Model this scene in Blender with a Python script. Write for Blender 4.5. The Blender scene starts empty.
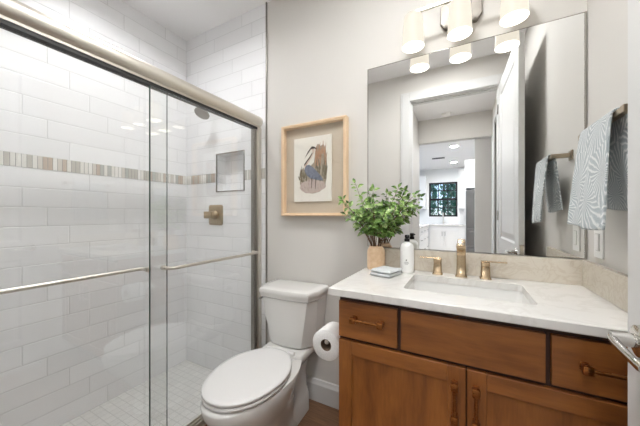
import bpy, bmesh, math, random
from mathutils import Vector, Matrix, Euler
random.seed(7)
PI = math.pi
SC = bpy.context.scene
COL = SC.collection

# ------------------------------------------------------------------ camera
cd = bpy.data.cameras.new('camera')
cam = bpy.data.objects.new('camera', cd); COL.objects.link(cam)
cd.sensor_fit = 'HORIZONTAL'; cd.sensor_width = 36.0
cd.lens = 36.0 * 268.0 / 640.0
cd.shift_y = 2.0 / 640.0
cd.clip_start = 0.01
YAW = math.atan(144 / 268.0)
cam.location = (0, 0, 1.204)
cam.rotation_euler = (PI / 2, 0, YAW)
SC.camera = cam

# ------------------------------------------------------------------ world, exposure
W = bpy.data.worlds.new('world'); SC.world = W
W.use_nodes = True
wn = W.node_tree.nodes; wl = W.node_tree.links
bg = wn['Background']
sky = wn.new('ShaderNodeTexSky'); sky.sky_type = 'HOSEK_WILKIE'
sky.sun_direction = (0.3, -0.5, 0.8); sky.turbidity = 3
wl.new(sky.outputs[0], bg.inputs[0]); bg.inputs[1].default_value = 7.0
SC.view_settings.view_transform = 'Standard'
SC.view_settings.look = 'None'
SC.view_settings.gamma = 1.0
SC.view_settings.use_curve_mapping = False
SC.view_settings.exposure = 0.13
SC.cycles.use_denoising = True
SC.cycles.max_bounces = 12
SC.cycles.diffuse_bounces = 6
SC.cycles.glossy_bounces = 6
SC.cycles.transparent_max_bounces = 24
SC.cycles.caustics_reflective = True
SC.cycles.caustics_refractive = False
BATH_FILL = 67.0      # unseen ceiling lamp, added to fill the bathroom evenly
SHOWER_LIGHT = 70.0     # unseen downlight over the shower
SHADE_LIGHT = 4.2       # three glass shades over the mirror
HALL_FILL = 80.0  # hall ceiling lamp added out of view, fills the bathroom through the doorway
KITCHEN_LIGHT = 620.0

# ------------------------------------------------------------------ material helpers
def srgb(r, g, b):
    f = lambda c: (c / 12.92) if c <= 0.04045 else ((c + 0.055) / 1.055) ** 2.4
    return (f(r / 255), f(g / 255), f(b / 255), 1)

class NT:
    def __init__(s, name):
        s.m = bpy.data.materials.new(name); s.m.use_nodes = True
        s.n = s.m.node_tree.nodes; s.l = s.m.node_tree.links
        s.p = s.n['Principled BSDF']; s.out = s.n['Material Output']
    def add(s, t, **kw):
        n = s.n.new(t)
        for k, v in kw.items(): setattr(n, k, v)
        return n
    def set(s, n, i, v):
        if hasattr(v, 'is_output') or isinstance(v, bpy.types.NodeSocket): s.l.new(v, n.inputs[i])
        else: n.inputs[i].default_value = v
    def math(s, op, a, b=None, c=None):
        n = s.add('ShaderNodeMath', operation=op); s.set(n, 0, a)
        if b is not None: s.set(n, 1, b)
        if c is not None: s.set(n, 2, c)
        return n.outputs[0]
    def mix(s, fac, a, b):
        n = s.add('ShaderNodeMix', data_type='RGBA'); s.set(n, 0, fac); s.set(n, 6, a); s.set(n, 7, b)
        return n.outputs[2]
    def pos(s):
        return s.add('ShaderNodeNewGeometry').outputs['Position']
    def objc(s):
        return s.add('ShaderNodeTexCoord').outputs['Object']
    def mapping(s, vec, scale=(1, 1, 1), rot=(0, 0, 0), loc=(0, 0, 0)):
        n = s.add('ShaderNodeMapping'); s.l.new(vec, n.inputs[0])
        n.inputs[1].default_value = loc; n.inputs[2].default_value = rot; n.inputs[3].default_value = scale
        return n.outputs[0]
    def noise(s, vec, scale, detail=4, rough=0.5, dist=0):
        n = s.add('ShaderNodeTexNoise'); s.l.new(vec, n.inputs['Vector'])
        n.inputs['Scale'].default_value = scale; n.inputs['Detail'].default_value = detail
        n.inputs['Roughness'].default_value = rough; n.inputs['Distortion'].default_value = dist
        return n.outputs[0]
    def ramp(s, fac, stops):
        n = s.add('ShaderNodeValToRGB'); s.l.new(fac, n.inputs[0])
        e = n.color_ramp.elements
        while len(e) < len(stops): e.new(0.5)
        for x, (p, c) in zip(e, stops): x.position = p; x.color = c
        return n.outputs[0]
    def bump(s, h, strength=0.3, dist=0.002):
        n = s.add('ShaderNodeBump'); s.l.new(h, n.inputs['Height'])
        n.inputs['Strength'].default_value = strength; n.inputs['Distance'].default_value = dist
        s.l.new(n.outputs[0], s.p.inputs['Normal'])
    def base(s, c): s.set(s.p, 'Base Color', c)
    def rough(s, r): s.set(s.p, 'Roughness', r)

def simple(name, col, rough=0.5, metal=0.0, spec=0.5, coat=0.0, vary=0.03, vscale=30):
    t = NT(name)
    nz = t.noise(t.objc(), vscale, 3)
    lo = tuple(c * (1 - vary) for c in col[:3]) + (1,); hi = tuple(min(1, c * (1 + vary)) for c in col[:3]) + (1,)
    t.base(t.ramp(nz, [(0.3, lo), (0.7, hi)]))
    t.rough(rough); t.p.inputs['Metallic'].default_value = metal
    t.p.inputs['Specular IOR Level'].default_value = spec
    t.p.inputs['Coat Weight'].default_value = coat
    t.p.inputs['Coat Roughness'].default_value = 0.05
    return t.m

def paint(name, col, rough=0.6, b=0.12):
    t = NT(name); nz = t.noise(t.pos(), 260, 2)
    t.base(col); t.rough(rough); t.p.inputs['Specular IOR Level'].default_value = 0.3
    t.bump(nz, b, 0.0008); return t.m

def tile_mat(name, axis):
    t = NT(name)
    sp = t.add('ShaderNodeSeparateXYZ'); t.l.new(t.pos(), sp.inputs[0])
    h = sp.outputs[axis]; z = sp.outputs[2]
    up = t.math('GREATER_THAN', z, 1.508)
    z0 = t.math('SUBTRACT', z, t.math('ADD', 1.4705, t.math('MULTIPLY', up, 0.0735)))
    zr = t.math('DIVIDE', z0, 0.1105)
    row = t.math('FLOOR', zr)
    fz = t.math('FRACT', zr)
    hh = t.math('ADD', t.math('ADD', h, 8.21), t.math('MULTIPLY', row, 0.1016))
    hr = t.math('DIVIDE', hh, 0.4064)
    fx = t.math('FRACT', hr)
    dz = t.math('MULTIPLY', t.math('MINIMUM', fz, t.math('SUBTRACT', 1.0, fz)), 0.1105)
    dx = t.math('MULTIPLY', t.math('MINIMUM', fx, t.math('SUBTRACT', 1.0, fx)), 0.4064)
    d = t.math('MINIMUM', dz, dx)
    mr = t.add('ShaderNodeMapRange', interpolation_type='SMOOTHSTEP'); t.l.new(d, mr.inputs[0])
    mr.inputs[1].default_value = 0.0008; mr.inputs[2].default_value = 0.0024
    mask = mr.outputs[0]
    mr2 = t.add('ShaderNodeMapRange', interpolation_type='SMOOTHSTEP'); t.l.new(d, mr2.inputs[0])
    mr2.inputs[1].default_value = 0.0005; mr2.inputs[2].default_value = 0.005
    cmb = t.add('ShaderNodeCombineXYZ'); t.l.new(t.math('FLOOR', hr), cmb.inputs[0]); t.l.new(row, cmb.inputs[1])
    wnz = t.add('ShaderNodeTexWhiteNoise'); t.l.new(cmb.outputs[0], wnz.inputs[0])
    col = t.mix(wnz.outputs[0], srgb(234, 234, 235), srgb(240, 240, 241))
    t.base(t.mix(mask, srgb(212, 212, 212), col))
    t.rough(t.math('ADD', t.math('MULTIPLY', mask, -0.32), 0.62)); t.p.inputs['Specular IOR Level'].default_value = 0.35
    und = t.noise(t.pos(), 14, 2)
    t.bump(t.math('ADD', mr2.outputs[0], t.math('MULTIPLY', und, 0.5)), 0.45, 0.0025)
    return t.m

def mosaic_mat(axis):
    t = NT('glass_mosaic_band')
    sp = t.add('ShaderNodeSeparateXYZ'); t.l.new(t.pos(), sp.inputs[0])
    h = t.math('DIVIDE', t.math('ADD', sp.outputs[axis], 9.0), 0.0215)
    wn_ = t.add('ShaderNodeTexWhiteNoise', noise_dimensions='1D')
    t.l.new(t.math('FLOOR', h), wn_.inputs['W'])
    col = t.ramp(wn_.outputs[0], [(0.0, srgb(226, 224, 218)), (0.22, srgb(190, 186, 178)), (0.42, srgb(232, 230, 226)),
                                  (0.58, srgb(190, 174, 160)), (0.74, srgb(210, 205, 197)), (0.9, srgb(180, 182, 178))])
    col.node.color_ramp.interpolation = 'CONSTANT'
    f = t.math('FRACT', h)
    e = t.math('MINIMUM', f, t.math('SUBTRACT', 1.0, f))
    g = t.math('GREATER_THAN', e, 0.06)
    t.base(t.mix(g, srgb(150, 148, 144), col)); t.rough(0.15)
    t.bump(g, 0.4, 0.001)
    return t.m

def floor_mosaic():
    t = NT('shower_floor_mosaic')
    b = t.add('ShaderNodeTexBrick'); t.l.new(t.mapping(t.pos(), (1, 1, 1)), b.inputs['Vector'])
    b.offset = 0.0
    b.inputs['Color1'].default_value = srgb(226, 225, 222); b.inputs['Color2'].default_value = srgb(220, 219, 216)
    b.inputs['Mortar'].default_value = srgb(196, 195, 192)
    b.inputs['Scale'].default_value = 1; b.inputs['Mortar Size'].default_value = 0.0018
    b.inputs['Brick Width'].default_value = 0.052; b.inputs['Row Height'].default_value = 0.052
    t.base(b.outputs[0]); t.rough(0.45)
    inv = t.math('SUBTRACT', 1.0, b.outputs[1]); t.bump(inv, 0.4, 0.0015)
    return t.m

def wood_mat(name, dark, light, stretch, scale=9, rough=0.38, coat=0.15):
    t = NT(name)
    v = t.mapping(t.pos(), stretch)
    blotch = t.noise(t.mapping(t.pos(), tuple(0.6 + s * 0.25 for s in stretch)), 4.0, 3, 0.55, 0.4)
    grain = t.noise(v, scale, 8, 0.65, 0.6)
    f = t.math('ADD', t.math('MULTIPLY', grain, 0.35), t.math('MULTIPLY', blotch, 0.65))
    t.base(t.ramp(f, [(0.30, dark), (0.68, light)])); t.rough(rough)
    t.p.inputs['Coat Weight'].default_value = coat; t.p.inputs['Coat Roughness'].default_value = 0.25
    t.bump(grain, 0.08, 0.001); return t.m

def floor_wood():
    t = NT('dark_wood_planks')
    b = t.add('ShaderNodeTexBrick'); t.l.new(t.pos(), b.inputs['Vector'])
    b.inputs['Color1'].default_value = (0.3, 0.3, 0.3, 1); b.inputs['Color2'].default_value = (0.75, 0.75, 0.75, 1)
    b.inputs['Mortar'].default_value = (0, 0, 0, 1); b.inputs['Scale'].default_value = 1
    b.inputs['Mortar Size'].default_value = 0.0012; b.inputs['Brick Width'].default_value = 1.2; b.inputs['Row Height'].default_value = 0.15
    g = t.noise(t.mapping(t.pos(), (1.5, 22, 1)), 5, 7, 0.6, 0.5)
    f = t.math('ADD', t.math('MULTIPLY', g, 0.7), t.math('MULTIPLY', b.outputs[0], 0.3))
    t.base(t.ramp(f, [(0.25, srgb(62, 42, 30)), (0.75, srgb(140, 104, 76))])); t.rough(0.42)
    t.bump(f, 0.1, 0.001); return t.m

def stone_mat(name, base, vein, amt, rough=0.18, vs=3.0):
    t = NT(name)
    n1 = t.noise(t.pos(), vs, 8, 0.62, 1.6)
    ridge = t.math('ABSOLUTE', t.math('SUBTRACT', n1, 0.5))
    mr = t.add('ShaderNodeMapRange'); t.l.new(ridge, mr.inputs[0]); mr.inputs[1].default_value = 0.0; mr.inputs[2].default_value = 0.045
    mr.inputs[3].default_value = amt; mr.inputs[4].default_value = 0.0
    cl = t.noise(t.pos(), vs * 4, 5)
    b2 = tuple(c * 0.93 for c in base[:3]) + (1,)
    t.base(t.mix(mr.outputs[0], t.mix(cl, base, b2), vein)); t.rough(rough)
    return t.m

def brushed(name, col, rough=0.28):
    t = NT(name)
    nz = t.noise(t.mapping(t.objc(), (8, 8, 220)), 6, 3)
    t.base(col); t.p.inputs['Metallic'].default_value = 1.0
    t.rough(t.math('ADD', t.math('MULTIPLY', nz, 0.12), rough - 0.06)); return t.m

def thin_glass(name, tint, r0=0.05, gain=1.0):
    t = NT(name)
    tr = t.add('ShaderNodeBsdfTransparent'); tr.inputs[0].default_value = tint
    gl = t.add('ShaderNodeBsdfGlossy'); gl.inputs[0].default_value = (1, 1, 1, 1); gl.inputs['Roughness'].default_value = 0.0
    lw = t.add('ShaderNodeLayerWeight'); lw.inputs[0].default_value = 0.5
    f5 = t.math('POWER', lw.outputs['Facing'], 5.0)
    fac = t.math('ADD', r0, t.math('MULTIPLY', f5, (1 - r0) * gain))
    mx = t.add('ShaderNodeMixShader'); t.l.new(fac, mx.inputs[0]); t.l.new(tr.outputs[0], mx.inputs[1]); t.l.new(gl.outputs[0], mx.inputs[2])
    t.l.new(mx.outputs[0], t.out.inputs[0]); return t.m

def emit_mat(name, col, strength, dim=1.0):
    t = NT(name); t.base(tuple(c * dim for c in col[:3]) + (1,)); t.rough(0.3)
    t.set(t.p, 'Emission Color', col); t.p.inputs['Emission Strength'].default_value = strength
    return t.m

def towel_mat():
    t = NT('palm_leaf_terry')
    uv = t.mapping(t.add('ShaderNodeTexCoord').outputs['UV'], (1, 1, 1))
    vo = t.add('ShaderNodeTexVoronoi', voronoi_dimensions='2D'); t.l.new(uv, vo.inputs['Vector']); vo.inputs['Scale'].default_value = 7.0
    sub = t.add('ShaderNodeVectorMath', operation='SUBTRACT'); t.l.new(t.mapping(uv, (1, 1, 1)), sub.inputs[0]); t.l.new(vo.outputs['Position'], sub.inputs[1])
    sp = t.add('ShaderNodeSeparateXYZ'); t.l.new(sub.outputs[0], sp.inputs[0])
    ang = t.math('ARCTAN2', sp.outputs[1], sp.outputs[0])
    wob = t.noise(uv, 18, 2)
    rad = t.math('SQRT', t.math('ADD', t.math('MULTIPLY', sp.outputs[0], sp.outputs[0]), t.math('MULTIPLY', sp.outputs[1], sp.outputs[1])))
    sn = t.math('SINE', t.math('ADD', t.math('MULTIPLY', ang, 26.0), t.math('ADD', t.math('MULTIPLY', wob, 9.0), t.math('MULTIPLY', rad, 40.0))))
    terry = t.noise(uv, 420, 2)
    f = t.math('ADD', sn, t.math('MULTIPLY', t.math('SUBTRACT', terry, 0.5), 1.2))
    col = t.ramp(t.math('MULTIPLY_ADD', f, 0.5, 0.5), [(0.45, srgb(168, 176, 180)), (1.0, srgb(222, 224, 223))])
    t.base(col); t.rough(0.95); t.p.inputs['Specular IOR Level'].default_value = 0.1
    t.p.inputs['Sheen Weight'].default_value = 0.3
    t.bump(t.math('ADD', terry, t.math('MULTIPLY', sn, 0.25)), 0.7, 0.003)
    return t.m

def fabric(name, col, scale=400, b=0.5):
    t = NT(name); nz = t.noise(t.objc(), scale, 2)
    lo = tuple(c * 0.86 for c in col[:3]) + (1,)
    t.base(t.ramp(nz, [(0.3, lo), (0.7, col)])); t.rough(0.95); t.p.inputs['Specular IOR Level'].default_value = 0.1
    t.bump(nz, b, 0.002); return t.m

def weave(name, a, b):
    t = NT(name); o = t.objc()
    sp = t.add('ShaderNodeSeparateXYZ'); t.l.new(o, sp.inputs[0])
    wx = t.math('SINE', t.math('MULTIPLY', sp.outputs[0], 2200.0)); wz = t.math('SINE', t.math('MULTIPLY', sp.outputs[2], 2200.0))
    f = t.math('ADD', t.math('MULTIPLY', t.math('MULTIPLY', wx, wz), 0.25), t.noise(t.mapping(o, (300, 1, 8)), 4, 3))
    t.base(t.ramp(f, [(0.3, a), (0.7, b)])); t.rough(0.9); return t.m

def leaf_mat():
    t = NT('green_leaves')
    nz = t.noise(t.objc(), 34, 2)
    col = t.ramp(nz, [(0.30, srgb(44, 66, 30)), (0.43, srgb(84, 122, 50)), (0.55, srgb(136, 168, 88)), (0.68, srgb(186, 206, 146)), (0.78, srgb(120, 88, 68))])
    t.base(col); t.rough(0.4)
    t.p.inputs['Subsurface Weight'].default_value = 0.0
    t.p.inputs['Transmission Weight'].default_value = 0.0
    return t.m

def vase_mat():
    t = NT('peach_ceramic'); o = t.objc()
    sp = t.add('ShaderNodeSeparateXYZ'); t.l.new(o, sp.inputs[0])
    nz = t.noise(o, 40, 4)
    t.base(t.ramp(nz, [(0.3, srgb(216, 182, 146)), (0.7, srgb(232, 202, 168))])); t.rough(0.5)
    return t.m

def artist_wash(name, stops, scale=60):
    t = NT(name); nz = t.noise(t.objc(), scale, 5, 0.7, 0.6)
    t.base(t.ramp(nz, stops)); t.rough(0.85); return t.m

M = {}
M['wall'] = paint('greige_wall_paint', srgb(210, 207, 202))
M['ceiling'] = paint('ceiling_paint', srgb(242, 241, 241))
M['white_trim'] = paint('white_trim_paint', srgb(212, 212, 211), 0.35, 0.02)
M['tile_y'] = tile_mat('white_wall_tile_side', 1)
M['tile_x'] = tile_mat('white_wall_tile_end', 0)
M['mosaic_y'] = mosaic_mat(1); M['mosaic_x'] = mosaic_mat(0)
M['pan'] = floor_mosaic()
M['plank'] = floor_wood()
M['nickel'] = brushed('brushed_nickel', srgb(222, 217, 208), 0.40)
M['nickel_dark'] = brushed('darker_nickel', srgb(150, 146, 140), 0.35)  # darker nickel tone for edge trims, jamb seal and spray head
M['chrome'] = simple('polished_nickel', srgb(214, 212, 208), 0.12, 1.0, vary=0.0)
M['strip_black'] = simple('black_strip', srgb(30, 29, 28), 0.5)
M['glass'] = thin_glass('clear_glass', (0.990, 0.995, 0.992, 1), 0.064, 1.0)
M['pic_glass'] = thin_glass('picture_glass', (0.99, 0.99, 0.99, 1), 0.02, 0.5)
M['glass_edge'] = simple('glass_edge_green', srgb(70, 86, 80), 0.2)
M['porcelain'] = simple('white_porcelain', srgb(224, 223, 220), 0.08, 0, 0.5, 0.3, vary=0.0)
M['seat_white'] = simple('white_seat_plastic', srgb(228, 227, 226), 0.22, vary=0.0)
M['wood'] = wood_mat('stained_maple_horizontal', srgb(110, 62, 26), srgb(157, 98, 45), (1.2, 6, 12))
M['wood_v'] = wood_mat('stained_maple_vertical', srgb(108, 60, 25), srgb(155, 96, 43), (12, 6, 1.2))
M['wood_dark'] = simple('cabinet_face_frame_brown', srgb(62, 36, 24), 0.6)
M['quartz'] = stone_mat('white_quartz', srgb(222, 220, 216), srgb(196, 192, 186), 0.35, 0.16, 3.5)
M['splash'] = stone_mat('cream_stone', srgb(214, 206, 192), srgb(188, 174, 154), 0.45, 0.25, 9.0)
M['bronze'] = brushed('champagne_bronze', srgb(186, 164, 134), 0.24)
M['valve_nickel'] = brushed('warm_brushed_nickel', srgb(176, 160, 136), 0.3)
M['pull'] = brushed('aged_bronze_pull', srgb(156, 102, 58), 0.28)
M['mirror'] = simple('mirror_silver', (0.9, 0.905, 0.9, 1), 0.0, 1.0, vary=0.0)
M['bevel'] = simple('mirror_bevel', (0.42, 0.40, 0.37, 1), 0.15, 1.0, vary=0.0)
M['shade'] = emit_mat('lit_opal_glass', (1.0, 0.915, 0.775, 1), SHADE_LIGHT * 0.205, 0.06)
M['shade_inner'] = emit_mat('lit_shade_inside', (1.0, 0.95, 0.86, 1), SHADE_LIGHT * 0.6, 0.3)
M['shade'].node_tree.nodes['Principled BSDF'].inputs['Specular IOR Level'].default_value = 0.15
M['shade'].node_tree.nodes['Principled BSDF'].inputs['Roughness'].default_value = 0.5
M['bulb'] = emit_mat('lit_bulb', (1.0, 0.92, 0.80, 1), SHADE_LIGHT * 0.6)
M['oak'] = wood_mat('pale_oak', srgb(226, 196, 160), srgb(240, 216, 184), (10, 10, 2), 7, 0.5, 0.0)
M['linen'] = weave('linen_mat', srgb(186, 172, 152), srgb(208, 196, 178))
M['paper'] = simple('print_paper', srgb(232, 228, 218), 0.85, vary=0.02)
M['towel'] = towel_mat()
M['cloth'] = fabric('pale_blue_washcloth', srgb(208, 211, 212))
M['tissue'] = fabric('tissue_paper', srgb(238, 237, 235), 250, 0.25)
M['leaf'] = leaf_mat()
M['cardboard'] = simple('cardboard', srgb(120, 100, 82), 0.9)
M['stem'] = simple('brown_stem', srgb(96, 70, 48), 0.7)
M['vase'] = vase_mat()
M['bottle'] = simple('white_bottle', srgb(240, 240, 238), 0.3, vary=0.0)
M['black'] = simple('black_plastic', srgb(26, 26, 26), 0.35)
M['grey_print'] = simple('grey_print', srgb(140, 140, 140), 0.6)
M['plate'] = simple('white_plate_plastic', srgb(236, 235, 232), 0.3, vary=0.0)
M['gap'] = simple('shadow_gap_grey', srgb(196, 194, 190), 0.6)  # grey put in for the shade line round the outlet insert
M['bath_fill'] = emit_mat('bath_fill_diffuser', (1.0, 1.0, 0.995, 1), BATH_FILL)
M['shower_lamp'] = emit_mat('shower_diffuser', (0.985, 0.99, 1.0, 1), SHOWER_LIGHT)
M['hall_fill'] = emit_mat('hall_fill_diffuser', (0.98, 0.99, 1.0, 1), HALL_FILL)
M['kitchen_lamp'] = emit_mat('kitchen_diffuser', (0.985, 0.99, 1.0, 1), KITCHEN_LIGHT)
M['passage_fill'] = emit_mat('passage_fill_diffuser', (0.985, 0.99, 1.0, 1), KITCHEN_LIGHT * 0.22)  # added lamp, hidden behind the header, brightens the wall past the hall
M['pale_floor'] = simple('pale_kitchen_floor', srgb(216, 208, 198), 0.4)  # unseen floor, made pale to bounce light up to the kitchen ceiling
M['baffle'] = paint('grey_baffle', srgb(150, 150, 150))
M['plate_nickel'] = brushed('grey_nickel_plate', srgb(132, 127, 120), 0.5)
M['bar_nickel'] = brushed('warm_nickel_bar', srgb(172, 158, 138), 0.32)
M['bounce_slab'] = paint('pale_bounce_slab', srgb(214, 210, 204))
M['cab_white'] = paint('white_cabinet_paint', srgb(228, 228, 228), 0.4, 0.02)
M['steel'] = brushed('stainless_steel', srgb(150, 150, 152), 0.3)
M['steel_dark'] = simple('fridge_side_grey', srgb(74, 74, 76), 0.5)
M['window_black'] = simple('black_window_frame', srgb(26, 27, 28), 0.45)
M['tree_leaf'] = simple('tree_leaves', srgb(104, 158, 128), 0.6, vary=0.6, vscale=3)
M['ground'] = simple('lawn', srgb(90, 110, 70), 0.9, vary=0.2)

# ------------------------------------------------------------------ mesh helpers
def B(): return bmesh.new()
def add_box(bm, x0, x1, y0, y1, z0, z1, bev=0.0, seg=2):
    t = bmesh.new()
    vs = [t.verts.new((x, y, z)) for x in (x0, x1) for y in (y0, y1) for z in (z0, z1)]
    for f in ((0, 1, 3, 2), (4, 6, 7, 5), (0, 4, 5, 1), (2, 3, 7, 6), (0, 2, 6, 4), (1, 5, 7, 3)):
        t.faces.new([vs[i] for i in f])
    if bev > 0:
        bmesh.ops.bevel(t, geom=list(t.edges), offset=bev, segments=seg, profile=0.5, affect='EDGES')
    merge(bm, t); return bm
def merge(bm, t, mat=None):
    bmesh.ops.recalc_face_normals(t, faces=t.faces)
    m = {}
    for v in t.verts:
        co = v.co if mat is None else mat @ v.co
        m[v] = bm.verts.new(co)
    for f in t.faces:
        try: nf = bm.faces.new([m[v] for v in f.verts]); nf.smooth = f.smooth
        except ValueError: pass
    t.free()
def box(*a, **k): return add_box(B(), *a, **k)
def loft(bm, rings, cap0=True, cap1=True, closed=True, smooth=True):
    t = bmesh.new(); R = [[t.verts.new(p) for p in r] for r in rings]
    n = len(rings[0])
    for a, b in zip(R[:-1], R[1:]):
        for i in range(n if closed else n - 1):
            j = (i + 1) % n
            f = t.faces.new((a[i], a[j], b[j], b[i])); f.smooth = smooth
    if cap0: t.faces.new(R[0][::-1]).smooth = False
    if cap1: t.faces.new(R[-1]).smooth = False
    merge(bm, t); return bm
def circ(c, r, n=32, axis='Z', ry=None):
    ry = ry or r; o = []
    for i in range(n):
        a = 2 * PI * i / n; p, q = r * math.cos(a), ry * math.sin(a)
        if axis == 'Z': o.append((c[0] + p, c[1] + q, c[2]))
        elif axis == 'Y': o.append((c[0] + p, c[1], c[2] + q))
        else: o.append((c[0], c[1] + p, c[2] + q))
    return o
def lathe(bm, c, prof, axis='Z', n=40, cap0=True, cap1=True):
    rings = []
    for r, h in prof:
        cc = list(c); cc['XYZ'.index(axis)] += h
        rings.append(circ(cc, max(r, 1e-5), n, axis))
    return loft(bm, rings, cap0, cap1)
def cyl(bm, p, q, r, n=20, r2=None):
    return tube(bm, [p, q], r, n, r2)
def tube(bm, pts, r, n=14, r2=None):
    pts = [Vector(p) for p in pts]; rings = []
    up = None
    for i, p in enumerate(pts):
        d = (pts[min(i + 1, len(pts) - 1)] - pts[max(i - 1, 0)]).normalized()
        if up is None:
            up = Vector((0, 0, 1)) if abs(d.z) < 0.9 else Vector((1, 0, 0))
        s = d.cross(up).normalized(); u = s.cross(d).normalized(); up = u
        k = r if r2 is None else r + (r2 - r) * i / max(1, len(pts) - 1)
        rings.append([p + s * k * math.cos(2 * PI * j / n) + u * k * math.sin(2 * PI * j / n) for j in range(n)])
    return loft(bm, rings)
def prism(bm, poly, lo, hi, axis='Z', bev=0.0):
    f = {'Z': lambda p, h: (p[0], p[1], h), 'Y': lambda p, h: (p[0], h, p[1]), 'X': lambda p, h: (h, p[0], p[1])}[axis]
    t = bmesh.new()
    a = [t.verts.new(f(p, lo)) for p in poly]; b = [t.verts.new(f(p, hi)) for p in poly]; n = len(poly)
    t.faces.new(a[::-1]); t.faces.new(b)
    for i in range(n): t.faces.new((a[i], a[(i + 1) % n], b[(i + 1) % n], b[i]))
    if bev > 0:
        bmesh.ops.bevel(t, geom=list(t.edges), offset=bev, segments=2, profile=0.5, affect='EDGES')
    merge(bm, t); return bm

def root_loc(o):
    while o.parent: o = o.parent
    return Vector(o.location)
def obj(name, bm, mat, parent=None, local=False, smooth=None, sharp=40):
    me = bpy.data.meshes.new(name)
    if parent and not local:
        bmesh.ops.translate(bm, verts=bm.verts, vec=-root_loc(parent))
    if smooth is not None:
        for f in bm.faces: f.smooth = smooth
    bm.to_mesh(me); bm.free()
    me.materials.append(M[mat] if isinstance(mat, str) else mat)
    if any(p.use_smooth for p in me.polygons):
        try: me.set_sharp_from_angle(angle=math.radians(sharp))
        except Exception: pass
    o = bpy.data.objects.new(name, me); COL.objects.link(o)
    if parent: o.parent = parent
    return o
def part(name, bm, mat, parent, **k): return obj(name, bm, mat, parent, **k)
def tag(o, label, cat, group=None):
    o['label'] = label; o['category'] = cat
    if group: o['group'] = group
    return o
def thing(name, label, cat, loc=(0, 0, 0), group=None, rz=0):
    o = bpy.data.objects.new(name, None); COL.objects.link(o)
    o.location = loc; o.rotation_euler = (0, 0, rz); o.empty_display_size = 0.05
    return tag(o, label, cat, group)
def struct(name, bm, mat, parent=None, label=None):
    o = obj(name, bm, mat, parent)
    if not parent: o['kind'] = 'structure'
    if label: o['label'] = label
    return o
def centered(name, bm, mat, label, cat, group=None, loc=(0, 0, 0), **k):
    """one-mesh thing with its origin at loc"""
    bmesh.ops.translate(bm, verts=bm.verts, vec=-Vector(loc))
    o = obj(name, bm, mat, **k); o.location = loc
    return tag(o, label, cat, group)

# ================================================================== SETTING
XL, XR, YB = -2.163, 0.457, 1.53
XT = -1.259            # end of the shower tile on the back wall
XD = -1.330            # plane of the sliding glass
CEIL = 2.743
PAN = -0.077
T = 0.12
NX0, NX1, NZ0, NZ1 = -1.777, -1.482, 1.397, 1.694

struct('floor', box(-1.365, XR + T, -1.60, YB + T, -0.12, 0.0), 'plank')
o = struct('shower_floor', box(XL - T, -1.365, -T, YB + T, -0.2, PAN), 'pan'); o['label'] = 'white mosaic shower floor'
struct('ceiling', box(XL - T, XR + T, -0.115, YB + T, CEIL, CEIL + 0.1), 'ceiling')
struct('wall_left', box(XL - T, XL, -T, YB + T, PAN - 0.1, CEIL), 'tile_y')
bm = B()
add_box(bm, XL, NX0, YB, YB + T, PAN - 0.1, CEIL); add_box(bm, NX1, XT, YB, YB + T, PAN - 0.1, CEIL)
add_box(bm, NX0, NX1, YB, YB + T, PAN - 0.1, NZ0); add_box(bm, NX0, NX1, YB, YB + T, NZ1, CEIL)
add_box(bm, NX0, NX1, YB + 0.09, YB + T, NZ0, NZ1)
wbs = struct('wall_back_shower', bm, 'tile_x')
bm = box(XT, XR + T, YB, YB + T, -0.1, CEIL)
struct('wall_back', bm, 'wall')
struct('wall_right', box(XR, XR + T, 0.0, YB, -0.1, CEIL), 'wall')
# front wall with the door opening
DX0, DX1, DH = -0.513, 0.283, 2.432
bm = B()
add_box(bm, -1.30, DX0 - 0.018, -0.115, 0.0, -0.1, CEIL); add_box(bm, DX1 + 0.018, XR + T, -0.115, 0.0, -0.1, CEIL)
add_box(bm, DX0 - 0.018, DX1 + 0.018, -0.115, 0.0, DH + 0.018, CEIL)
struct('wall_front', bm, 'wall')
struct('wall_front_shower', box(XL, -1.30, -0.115, 0.0, PAN - 0.1, CEIL), 'tile_x')
# door lining and casings
bm = B()
add_box(bm, DX0 - 0.018, DX0, -0.115, 0.0, 0, DH + 0.018); add_box(bm, DX1, DX1 + 0.018, -0.115, 0.0, 0, DH + 0.018)
add_box(bm, DX0, DX1, -0.115, 0.0, DH, DH + 0.018)
add_box(bm, DX0, DX0 + 0.012, -0.075, -0.04, 0, DH); add_box(bm, DX0, DX1, -0.075, -0.04, DH - 0.012, DH)
struct('trim_1', bm, 'white_trim')
bm = B(); cw = 0.105
for (a, b) in ((DX0 - cw, DX0 - 0.006), (DX1 + 0.006, DX1 + cw)):
    add_box(bm, a, b, 0.0, 0.016, 0, DH + cw, 0.003); add_box(bm, a + 0.02, b - 0.004, 0.0, 0.021, 0, DH + cw - 0.02, 0.003)
add_box(bm, DX0 - 0.006, DX1 + 0.006, 0.0, 0.016, DH + 0.006, DH + cw, 0.003)
add_box(bm, DX0 - 0.010, DX1 + 0.010, 0.0, 0.021, DH + 0.01, DH + cw - 0.02, 0.003)
struct('trim_2', bm, 'white_trim')
# baseboards
def baseboard(bm, x0, x1, y):
    prism(bm, [(y, 0), (y - 0.016, 0), (y - 0.016, 0.108), (y - 0.011, 0.122), (y - 0.008, 0.136), (y, 0.14)], x0, x1, 'X')
bm = B(); baseboard(bm, XT + 0.004, -0.458, YB); struct('baseboard_back', bm, 'white_trim')
struct('baseboard_front', box(-1.30, DX0 - cw, 0.0, 0.015, 0, 0.14, 0.003), 'white_trim')
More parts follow.
